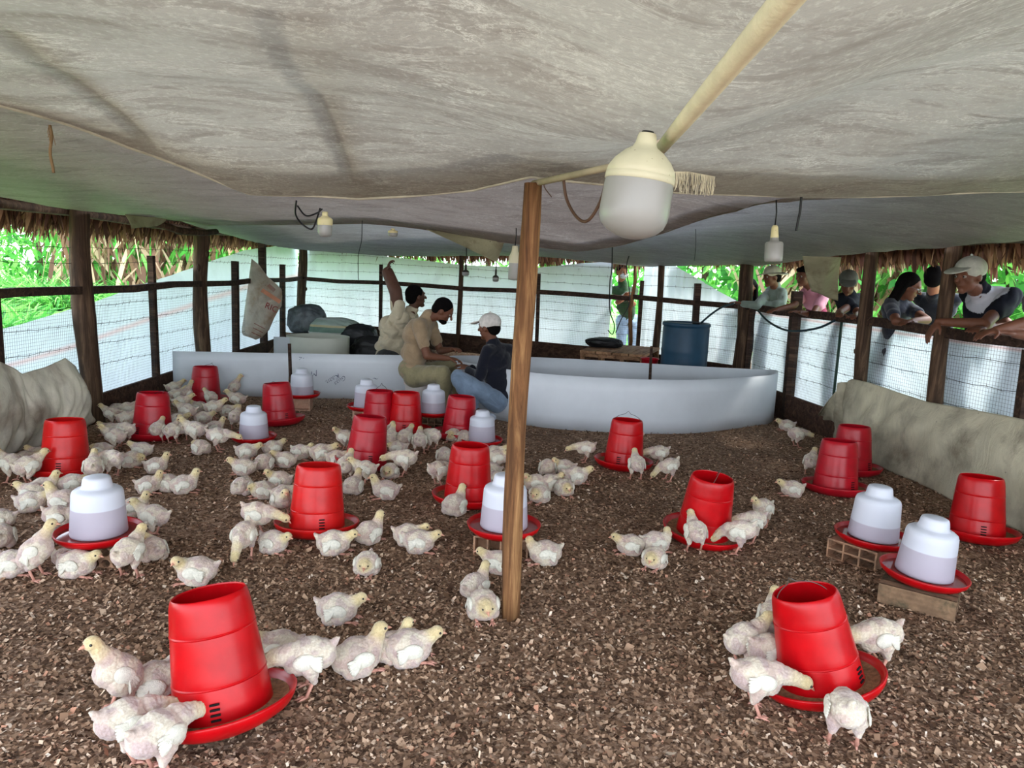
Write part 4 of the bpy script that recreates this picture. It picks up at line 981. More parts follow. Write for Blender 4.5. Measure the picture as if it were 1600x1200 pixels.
# bench table
tb = D(968, 548, 8.55); tz = tb.z; rt = empty('wooden_bench', (tb.x, tb.y, 0), 'low rough wooden bench table by the gap in the back curtain', 'bench', rz=-.35)
M_bench = wood('bench_wood', (90, 64, 46), (150, 112, 82), (188, 150, 116), 'Y', 5)
for i in range(4):
    mb = MB(); mb.box((-.28 + i * .187, .1, tz), (.175, 1.0, .028)); mb.build('plank', M_bench, rt)
for sx in (-.34, .34):
    for sy in (-.34, .54):
        mb = MB(); mb.box((sx, sy, tz / 2), (.055, .055, tz - .02)); mb.build('leg', M_bench, rt)
for sy in (-.36, .56):
    mb = MB(); mb.box((0, sy, tz - .04), (.74, .025, .035)); mb.build('apron', M_bench, rt)
for sx in (-.12, .1):
    mb = MB(); mb.tube([(sx, -.35, tz - .05), (sx + .03, -.35, tz - .16), (sx + .05, -.35, .02)], .024, 6); mb.build('brace', M_bench, rt)
p = D(945, 524, 8.75); blob_sack('folded_cloth', (p.x, p.y, tz + .065), (.22, .13, .065), 31, M_black, 'crumpled black cloth lying on the wooden bench table', 'cloth')
# red basin behind ring
p = D(1015, 565, 7.95); mb = MB(); mb.lathe([(0, .02), (.075, .02), (.09, p.z + .02), (.1, p.z + .03), (.1, p.z + .038), (.088, p.z + .03), (.07, .04), (0, .04)], 32); o = mb.build('red_tub', M_redf); o.location = (p.x, p.y, 0)
tag(o, 'small red plastic tub standing behind the oval ring beside the stake', 'tub')
# bucket stack seat under the khaki man
KY = G(655, 640).y
kb = empty('bucket_stack', (D(655, 600, KY).x, KY, 0), 'white plastic bucket the khaki man sits on, with rims stacked', 'bucket')
mb = MB(); mb.lathe([(0, 0), (.115, 0), (.118, .01), (.132, .24)], 36); mb.build('body', plain('white_bucket', (206, 200, 194), .5, .05), kb)
for i in range(4):
    mb = MB(); z = .24 + i * .032; mb.lathe([(.125, z), (.142, z + .004), (.145, z + .016), (.14, z + .024), (.13, z + .027)], 36); mb.build('rim', plain('bucket_rim', (214, 196, 186), .5, .08), kb)
mb = MB(); mb.lathe([(.14, .365), (.0, .367)], 36); mb.build('lid', plain('bucket_lid', (200, 190, 184), .5), kb)
# hanging sack
def hang_sack():
    Y = on_line(LS, CL, 395, 1.3).y - .12; out = [(393, 404), (405, 414), (418, 432), (432, 444), (440, 452), (441, 463), (440, 478), (434, 487), (428, 498), (421, 515), (410, 527), (400, 531), (390, 527), (380, 524), (377, 518), (380, 500), (383, 478), (387, 450), (390, 425)]
    c = np.array([PD(a, b, Y) for a, b in out]); n = len(c); ctr = c.mean(0); V = [tuple(ctr + (0, -.09, 0))]; F_ = []
    rings = 9
    for k in range(1, rings + 1):
        s = k / rings
        for i in range(n):
            p = ctr + (c[i] - ctr) * s; d = -.09 * math.sqrt(max(0, 1 - s * s)) + .03 * math.sin(i * 1.9) * s * (1 - s) * 2
            V.append((p[0], p[1] + d, p[2]))
    V2 = [(v[0], 2 * ctr[1] - v[1] * 1.0, v[2]) for v in V]
    for i in range(n): F_.append((0, 1 + i, 1 + (i + 1) % n))
    for k in range(rings - 1):
        for i in range(n):
            a = 1 + k * n + i; b = 1 + k * n + (i + 1) % n; F_.append((a, a + n, b + n, b))
    mb = MB(); mb.add(V, F_, True); m = len(V); mb.add(V2, [tuple(reversed(f)) for f in F_], True)
    m_ = cloth_trans('white_raffia_sack', (206, 196, 182), .35, (1, 1, 1), 6, ((170, 140, 110), 5, .5, .75), .7, .1)
    r = empty('hanging_sack', PD(393, 404, Y), 'white woven sack with red print hanging from the side fence', 'sack'); o = mb.build('cloth', m_, None); o.parent = r; o.matrix_parent_inverse = Matrix.Translation(-r.location)
    M_pr = plain('sack_print_red', (150, 60, 56), .8); M_or = plain('sack_print_orange', (206, 140, 110), .8)
    def tx(s, px, py, size, ang, mat):
        cu = bpy.data.curves.new('w', 'FONT'); cu.body = s; cu.size = size; cu.extrude = .001; cu.align_x = 'CENTER'; cu.align_y = 'CENTER'
        q = bpy.data.objects.new('tmp', cu); COL.objects.link(q); dg = bpy.context.evaluated_depsgraph_get(); me = bpy.data.meshes.new_from_object(q.evaluated_get(dg)); bpy.data.objects.remove(q)
        q = link('print', me, mat, r); w = Vector(PD(px, py, Y - .1)); q.matrix_parent_inverse = Matrix.Translation(-r.location)
        q.matrix_basis = Matrix.Translation(w) @ Matrix.Rotation(math.pi / 2, 4, 'X') @ Matrix.Rotation(math.radians(ang), 4, 'Z')
    tx('RIC', 424, 481, .11, -22, M_pr); tx('lllllll', 424, 450, .07, -42, M_pr)
    mb = MB(); mb.beam(PD(409, 453, Y - .095), PD(438, 472, Y - .06), .004, .05); q = mb.build('print', M_or, r); q.matrix_parent_inverse = Matrix.Translation(-r.location)
    mb = MB()
    for k in range(3): mb.beam(PD(397 - k * 2, 505 + k * 7, Y - .085), PD(414 - k * 3, 514 + k * 6, Y - .07), .003, .006)
    q = mb.build('print', M_pr, r); q.matrix_parent_inverse = Matrix.Translation(-r.location)
hang_sack()
# ------------------------------------------------------------------ lamps
M_lampw = plain('yellowed_lamp_housing', (222, 218, 190), .45, .08, 12)
M_glass = plain('frosted_lamp_dome', (140, 140, 136), .35, .04, 6, spec=.5)
def speck(name, rgb):
    m = plain(name, rgb, .45, .06, 10); t = m.node_tree; p = t.nodes['Principled BSDF']; src = p.inputs['Base Color'].links[0].from_socket
    vo = N(t, 'ShaderNodeTexVoronoi', Scale=55.0); t.links.new(coords(t), vo.inputs['Vector'])
    t.links.new(mixc(t, src, s2l((80, 56, 36)), ramp(t, vo.outputs['Distance'], [(0, (.9, .9, .9, 1)), (.12, (0, 0, 0, 1))])), p.inputs['Base Color']); return m
M_lampw = speck('yellowed_lamp_housing', (196, 192, 164))
def bulb(px, ytop, ybot, w, Y, prof, lab, cord=None, lean=(0, 0), bands=None):
    """prof in units of full height (0 top..1 bottom) and half width"""
    a = Vector(PD(px, ytop, Y)); hgt = (ybot - ytop) * Y / F * 1.0; hw = w * Y / F / 2
    r = empty('bulb_lamp', tuple(a), lab, 'lamp', 'white bulb lamps hung under the tarp')
    r.rotation_euler = (lean[1], lean[0], 0)
    for nm, mt, pr in prof:
        mb = MB(); mb.lathe([(q[0] * hw, -q[1] * hgt) for q in pr], 40); mb.build(nm, mt, r)
    if cord:
        mb = MB(); mb.tube([Vector((0, 0, 0)), Vector((.004, 0, cord * .5)), Vector((0, 0, cord))], .003 * Y / 3 * .6 + .001, 6); mb.build('cord', M_black if cord > .05 else M_lampw, r)
    return r
T_BIG = [('collar', M_black, [(0, -.02), (.17, -.02), (.18, .01), (.0, .01)]),
         ('housing', M_lampw, [(.24, .0), (.27, .03), (.30, .09), (.36, .13), (.55, .17), (.80, .25), (.95, .33), (.985, .38), (.97, .385), (.99, .39), (1.0, .45), (.97, .455)]),
         ('dome', M_glass, [(.97, .45), (.985, .5), (1.0, .72), (.98, .80), (.90, .87), (.72, .93), (.45, .975), (.2, .995), (0, 1.0)])]
bulb(1012, 209, 366, 106, 1.55, T_BIG, 'huge yellowed white bulb lamp hanging beneath the ridge pole', lean=(.11, 0))
M_sock = speck('cream_socket', (206, 196, 150))
T_S = [('socket', M_sock, [(0, 0), (.35, 0), (.4, .12), (.34, .14), (.55, .2), (.95, .27), (1, .32), (1, .5), (.95, .53)]), ('dome', M_glass, [(.93, .5), (.97, .6), (.95, .82), (.8, .93), (.4, .99), (0, 1)])]
bulb(508, 331, 369, 23, 3.7, T_S, 'small white bulb in a cream socket beside a black cable loop')
bulb(614, 357, 370, 15, 5.2, T_S, 'tiny pale bulb tucked into the tarp fold near the middle')
M_dk = plain('dark_socket', (60, 56, 50), .6)
T_H = [('socket', M_dk, [(0, 0), (.3, 0), (.3, .45), (.7, .52), (.95, .6), (1, .66)]), ('dome', M_glass, [(.98, .66), (1, .7), (.95, .9), (.7, .98), (0, 1)])]
bulb(728, 413, 431, 11, 9.2, T_H, 'small dark-socketed bulb hanging next to the slim back post', cord=.2)
bulb(775, 421, 440, 10, 9.0, T_H, 'small dark-socketed bulb hanging alone over the back rail', cord=.3)
bulb(805, 384, 437, 18, 4.9, [('neck', M_lampw, [(0, 0), (.5, 0), (.6, .15), (.8, .25), (1, .3), (1, .5)]), ('dome', M_glass, [(1, .5), (1, .92), (.85, .98), (0, 1)])], 'long white bulb half hidden behind the centre post', cord=.14)
bulb(1211, 352, 407, 27, 3.05, [('socket', M_sock, [(0, 0), (.22, 0), (.36, .05), (.42, .25), (.46, .32), (.44, .34)]), ('tube', M_glass, [(.44, .33), (.5, .43), (.85, .45), (1, .5), (1, .9), (.96, .98), (.8, 1), (0, 1)])], 'white cylinder bulb with ribbed cream socket hanging before the grey-shirted onlooker', cord=.10, lean=(-.05, 0))
# cables
hose([(463, 314, 3.3), (462, 335, 3.35), (472, 350, 3.4), (487, 358, 3.4), (494, 345, 3.5), (500, 326, 3.6)], .004, 'black cable looping beside the small bulb in the cream socket', 'cable', cat='cable')
hose([(465, 322, 3.3), (478, 337, 3.4), (495, 333, 3.5), (503, 327, 3.6)], .004, 'second shorter black cable loop by the small bulb in the cream socket', 'cable', cat='cable')
M_brn = plain('brown_twisted_cable', (84, 62, 48), .6)
hose([(880, 274, 2.6), (885, 310, 2.6), (900, 338, 2.55), (918, 345, 2.5), (938, 315, 2.45), (949, 275, 2.4)], .0055, 'brown twisted cable hanging in a loop between centre post and big lamp', 'cable', M_brn, 'cable')
hose([(858, 276, 2.7), (850, 290, 2.7), (862, 308, 2.7)], .002, 'thin bit of wire curling at the top of the centre post', 'cable', M_brn, 'cable')
hose([(1252, 308, 3.0), (1250, 330, 3.0), (1247, 345, 3.0), (1244, 361, 3.0)], .005, 'short black cable end dangling from the tarp near the cylinder bulb', 'cable', cat='cable')
hose([(957, 362, 6.4), (956, 420, 7), (953, 441, 7.4), (953, 485, 7.6), (960, 508, 7.8), (957, 522, 8.0), (950, 516, 8.2)], .006, 'long black cable hanging from the tarp to the bench table', 'cable', cat='cable')
hose([(986, 392, 8.6), (979, 418, 8.6), (984, 470, 8.6), (970, 500, 8.6), (962, 520, 8.6)], .006, 'thin dark cable hanging behind the crooked pole', 'cable', cat='cable')
hose([(566, 345, 5.4), (565, 375, 5.6), (560, 400, 5.8), (560, 438, 6.0)], .003, 'thin wire dangling under the tarp above the feed sacks', 'cable', cat='cable')
hose([(1087, 358, 4.7), (1087, 385, 4.7), (1085, 408, 4.7)], .002, 'thin pair of threads hanging from the tarp above the blue barrel', 'cable', cat='cable')
# rags of tarp
def rag(pts, Ys, lab, mat, n=18, name='tarp_flap'):
    q = [np.array(PD(a, b, Y)) for (a, b), Y in zip(pts, Ys)]; A = np.zeros((n, n, 3))
    for i in range(n):
        for j in range(n):
            u, v = i / (n - 1), j / (n - 1); p = (q[0] * (1 - u) + q[1] * u) * (1 - v) + (q[3] * (1 - u) + q[2] * u) * v
            p[1] += .03 * math.sin(u * 7 + v * 3); A[i, j] = p
    return tag(grid_mesh(name, A, mat, thick=.002), lab, 'tarp flap')
M_flap = cloth_trans('pale_tarp_flap', (176, 172, 142), .35, (1, 1, 1), 5, ((130, 120, 96), 6, .5, .7), .5, .1)
rag([(665, 358), (790, 372), (776, 410), (718, 382)], [5.4, 5.4, 5.3, 5.3], 'triangular pale tarp flap hanging from the fold near the centre post', M_flap)
rag([(1254, 400), (1316, 402), (1308, 470), (1268, 455)], [6.0, 6.0, 6.3, 6.3], 'greenish tarp rag hanging between two onlookers under the eave', M_flap)
rag([(192, 332), (258, 342), (250, 352), (205, 358)], [6.0, 6.4, 6.4, 6.0], 'yellowish scrap of tarp bunched under the eave beside the log post', M_flap)
# ------------------------------------------------------------------ organic bodies: tapered volumes fused into one skin
def cap(mb, a, b, r0, r1, n=14, k=5):
    a = Vector(a); b = Vector(b); d = b - a; L = d.length
    if L < 1e-6: mb.ico(a, (r0,) * 3, 2); return
    d.normalize(); u = d.orthogonal().normalized(); w = d.cross(u); rings = []
    for i in range(k + 1):
        q = math.pi / 2 * i / k; rings.append((-r0 * math.cos(q), r0 * math.sin(q)))
    for i in range(k + 1):
        q = math.pi / 2 * i / k; rings.append((L + r1 * math.sin(q), r1 * math.cos(q)))
    vs = [a - d * r0]; fs = []
    rr = rings[1:-1]
    for (t, r) in rr:
        for j in range(n):
            q = 2 * math.pi * j / n; vs.append(a + d * t + (u * math.cos(q) + w * math.sin(q)) * r)
    vs.append(b + d * r1); m = len(rr)
    for j in range(n): fs.append((0, 1 + (j + 1) % n, 1 + j)); fs.append((len(vs) - 1, 1 + (m - 1) * n + j, 1 + (m - 1) * n + (j + 1) % n))
    for i in range(m - 1):
        for j in range(n): fs.append((1 + i * n + j, 1 + i * n + (j + 1) % n, 1 + (i + 1) * n + (j + 1) % n, 1 + (i + 1) * n + j))
    mb.add(vs, fs, True)
def fuse(mb, voxel, smooth=6, fac=.5):
    me = mb.mesh('tmp'); o = bpy.data.objects.new('tmp', me); COL.objects.link(o)
    r = o.modifiers.new('r', 'REMESH'); r.mode = 'VOXEL'; r.voxel_size = voxel; r.use_smooth_shade = True
    if smooth: s = o.modifiers.new('s', 'SMOOTH'); s.iterations = smooth; s.factor = fac
    dg = bpy.context.evaluated_depsgraph_get(); dg.update()
    me2 = bpy.data.meshes.new_from_object(o.evaluated_get(dg)); bpy.data.objects.remove(o); bpy.data.meshes.remove(me)
    n = len(me2.vertices); V = np.empty(n * 3, np.float32); me2.vertices.foreach_get('co', V)
    return me2, V.reshape(-1, 3).astype(float)
def setcol(me, C):
    a = me.color_attributes.new('Col', 'FLOAT_COLOR', 'POINT')
    a.data.foreach_set('color', np.concatenate([C, np.ones((len(C), 1))], 1).astype(np.float32).reshape(-1))
def vnoise(V, s, off=0.0):
    return np.array([mnoise.noise(Vector((v[0] * s + off, v[1] * s, v[2] * s))) for v in V])
def sm(x, a, b): t = np.clip((x - a) / (b - a), 0, 1); return t * t * (3 - 2 * t)
# ------------------------------------------------------------------ chicks
def down_mat():
    m, t, p = newmat('chick_down'); a = t.nodes.new('ShaderNodeVertexColor'); a.layer_name = 'Col'
    v = coords(t); n = noise(t, v, 140, 6, .75); c = mixc(t, a.outputs[0], (.62, .55, .48, 1), ramp(t, n, [(.42, (.5, .5, .5, 1)), (.6, (0, 0, 0, 1))]), 'MULTIPLY')
    oi = t.nodes.new('ShaderNodeObjectInfo')
    c = mixc(t, c, ramp(t, oi.outputs['Random'], [(0, (.86, .83, .80, 1)), (.5, (1, 1, 1, 1)), (1, (1, .97, .92, 1))]), 1.0, 'MULTIPLY')
    t.links.new(c, p.inputs['Base Color']); p.inputs['Roughness'].default_value = .95; p.inputs['Specular IOR Level'].default_value = .05
    p.inputs['Sheen Weight'].default_value = .25; p.inputs['Subsurface Weight'].default_value = .12; p.inputs['Subsurface Radius'].default_value = (.01, .006, .004); p.inputs['Subsurface Scale'].default_value = 1
    bump(t, p, n, .8, .004); return m
M_down = down_mat(); M_feather = plain('white_feather', (226, 222, 206), .9, .08, 90, .5)
M_beak = plain('pink_beak', (206, 150, 126), .5, .06); M_leg = plain('pink_shank', (200, 146, 128), .6, .08, 60); M_eye = plain('black_eye', (12, 10, 10), .15, spec=.8)
def make_chick(pose):
    st = pose['stand']; hp = Vector(pose['head']); hd = Vector(pose['dir']).normalized(); pit = math.radians(pose.get('pitch', 0))
    zc = .108 if st else .05; Rm = Matrix.Rotation(-pit, 3, 'Y'); c0 = Vector((0, 0, zc))
    T = lambda x, y, z: c0 + Rm @ Vector((x, y, z))
    mb = MB()
    w = 1.0 if st else 1.1
    mb.ico(T(-.002, 0, .004), (.060, .048 * w, .049), 3, Rm); mb.ico(T(.026, 0, -.003), (.042, .043 * w, .043), 3, Rm); mb.ico(T(-.034, 0, .0), (.042, .043 * w, .041), 3, Rm)
    cap(mb, T(-.058, 0, .012), T(-.084, 0, .034), .018, .006)
    if st:
        for s in (-1, 1): cap(mb, T(-.002, s * .028, -.022), (-.014, s * .032, .052), .028, .0105)
    else:
        for s in (-1, 1): cap(mb, (.012, s * .036, .026), (-.028, s * .034, .022), .024, .022)
    n0 = T(.046, 0, .018); back = hp - hd * .006 - Vector((0, 0, .004)); mid = (n0 + back) / 2 + Vector((pose.get('nb', .006), 0, .004))
    cap(mb, n0, mid, .032, .022); cap(mb, mid, back, .022, .018)
    mb.ico(hp, (.0215, .0190, .0195), 3, hd.to_track_quat('X', 'Z').to_matrix()); cap(mb, hp, hp + hd * .013 - Vector((0, 0, .002)), .013, .008)
    me, V = fuse(mb, .0032, 5)
    nn = vnoise(V, 170) * .0022 + vnoise(V, 38, 5) * .0025
    N0 = np.empty(len(V) * 3, np.float32); me.vertices.foreach_get('normal', N0); N0 = N0.reshape(-1, 3)
    hw = sm(np.linalg.norm(V - np.array(hp), axis=1), .012, .03)
    V2 = V + N0 * (nn * hw)[:, None]; me.vertices.foreach_set('co', V2.astype(np.float32).reshape(-1))
    cream = np.array(s2l((226, 219, 200))[:3]); pink = np.array(s2l((206, 182, 174))[:3]); yel = np.array(s2l((224, 208, 156))[:3]); mau = np.array(s2l((186, 164, 166))[:3])
    p1 = sm(vnoise(V, 26, pose['seed']), -.02, .16); p2 = sm(vnoise(V, 40, pose['seed'] + 9), .10, .28)
    low = sm((zc - V[:, 2]) / .04, -.7, .8); rear = sm(-V[:, 0] / .06, -.1, .7)
    k = np.clip(.15 + .55 * p1 + .3 * rear * low, 0, .9)[:, None]
    C = cream * (1 - k) + pink * k; k2 = (p2 * .55)[:, None]; C = C * (1 - k2) + mau * k2
    dn = np.minimum(np.linalg.norm(V - np.array(hp), axis=1), np.linalg.norm(V - np.array(mid), axis=1) + .012)
    k3 = (1 - sm(dn, .02, .05))[:, None] * .85; C = C * (1 - k3) + yel * k3
    face = (1 - sm(np.linalg.norm(V - np.array(hp + hd * .02), axis=1), .006, .016))[:, None] * .6; C = C * (1 - face) + np.array(s2l((228, 176, 150))[:3]) * face
    setcol(me, C)
    r = bpy.data.objects.new('broiler_chick', None); COL.objects.link(r); r.empty_display_size = .05
    link('body', me, M_down, r)
    # wings
    for s in (-1, 1):
        wb = MB(); wb.ico(T(.008, s * .043 * w, .006), (.032, .012, .024), 3, Rm)
        for i in range(6):
            a = math.radians(-4 - i * 9); L = .040 - i * .0025; st_ = T(.006 - i * .003, s * (.050 + .001 * i) * w, .014 - i * .0035)
            d = Rm @ Vector((-math.cos(a), s * -.10, math.sin(a) * .9)); q = d.to_track_quat('X', 'Z').to_matrix()
            wb.ico(st_ + d * L * .55, (L * .62, .0035, .0068), 2, q)
        wb.build('wing', M_feather, r)
    hq = hd.to_track_quat('X', 'Z').to_matrix(); bb = MB()
    tip = hp + hd * .033 - Vector((0, 0, .004)); b0 = hp + hd * .0165 - Vector((0, 0, .001)); bb.tube([b0, b0.lerp(tip, .55) + Vector((0, 0, .0008)), tip], [.0062, .004, .0008], 8); bb.build('beak', M_beak, r)
    for s in (-1, 1):
        eb = MB(); eb.ico(hp + hq @ Vector((.009, s * .0168, .0040)), .0038, 2); eb.build('eye', M_eye, r)
    # legs
    for s in (-1, 1):
        lb = MB()
        if st:
            hk = Vector((-.014, s * .032, .056)); ft = Vector((.006, s * .034, .007)); lb.tube([hk, hk.lerp(ft, .5), ft], [.0062, .0048, .0052], 8)
        else:
            ft = Vector((.052, s * .026, .008)); lb.tube([Vector((.01, s * .03, .012)), ft], [.005, .005], 8)
        for a, L in ((-.5, .026), (0, .031), (.5, .026), (math.pi, .014)):
            e = ft + Vector((math.cos(a) * L, math.sin(a) * L, -.004)); lb.tube([ft, ft.lerp(e, .6) + Vector((0, 0, .002)), e], [.0042, .0034, .0018], 6)
        lb.build('leg', M_leg, r)
    return r
POSES = {
 'sit': dict(stand=0, head=(.082, 0, .092), dir=(1, 0, -.15), seed=1),
 'situp': dict(stand=0, head=(.066, 0, .122), dir=(1, 0, -.05), seed=2, pitch=8),
 'siturn': dict(stand=0, head=(.064, .028, .098), dir=(.35, 1, -.1), seed=3),
 'tuck': dict(stand=0, head=(.066, .004, .068), dir=(1, .1, -.5), seed=4, nb=.0),
 'sback': dict(stand=0, head=(.036, .036, .088), dir=(-.4, 1, -.25), seed=5, nb=.012),
 'stand': dict(stand=1, head=(.090, 0, .168), dir=(1, 0, -.12), seed=6, pitch=6),
 'standup': dict(stand=1, head=(.062, 0, .218), dir=(1, 0, -.05), seed=7, pitch=44),
 'peck': dict(stand=1, head=(.132, 0, .098), dir=(1, 0, -.75), seed=8, pitch=-8),
 'low': dict(stand=1, head=(.118, 0, .048), dir=(.6, 0, -1), seed=9, pitch=-20),
 'sturn': dict(stand=1, head=(.066, .034, .166), dir=(.2, 1, -.1), seed=10, pitch=8)}
PROTO = {}
def chick(px, py, pose, hdg, lab, sc=1.0, lift=0.0, grp='young white broiler chicks on the litter'):
    """px, py: where the body centre meets the litter; hdg: degrees, 0 faces right, 90 away"""
    flip = pose.endswith('-'); pose = pose.rstrip('-')
    if pose not in PROTO: PROTO[pose] = o = make_chick(POSES[pose])
    else: o = copy_tree(PROTO[pose])
    stn = POSES[pose]['stand']; g = G(px, py); sh = .0 if stn else .045
    y = g.y + sh; x = g.x * (y / g.y)
    o.location = (x, y, gz(x, y) + .001 + lift); o.rotation_euler = (0, 0, math.radians(hdg)); sc *= random.uniform(.96, 1.05)
    o.scale = (sc, -sc if flip else sc, sc)
    tag(o, lab, 'chick', grp); return o
A_ = 'chicks around the tall feeder at the frame bottom'; B_ = 'chicks scattered on the open litter'; C_ = 'chicks by the big drinker on the holed brick'
D_ = 'chicks crowding the feeder beside the bunched tarp'; E_ = 'chicks crowding the feeder by the kick board'; F_ = 'chicks at the feeder by the pen board end'
G_ = 'resting chicks between the drinkers'; H_ = 'chicks around the crimson feeder'; I_ = 'chicks at the three clustered feeders'; J_ = 'chicks beside the centre post'
K_ = 'chicks at the lone feeder before the pen ring'; L_ = 'chicks by the leaning feeder near the mossy brick'; N_ = 'chicks in the shade by the draped tarp'
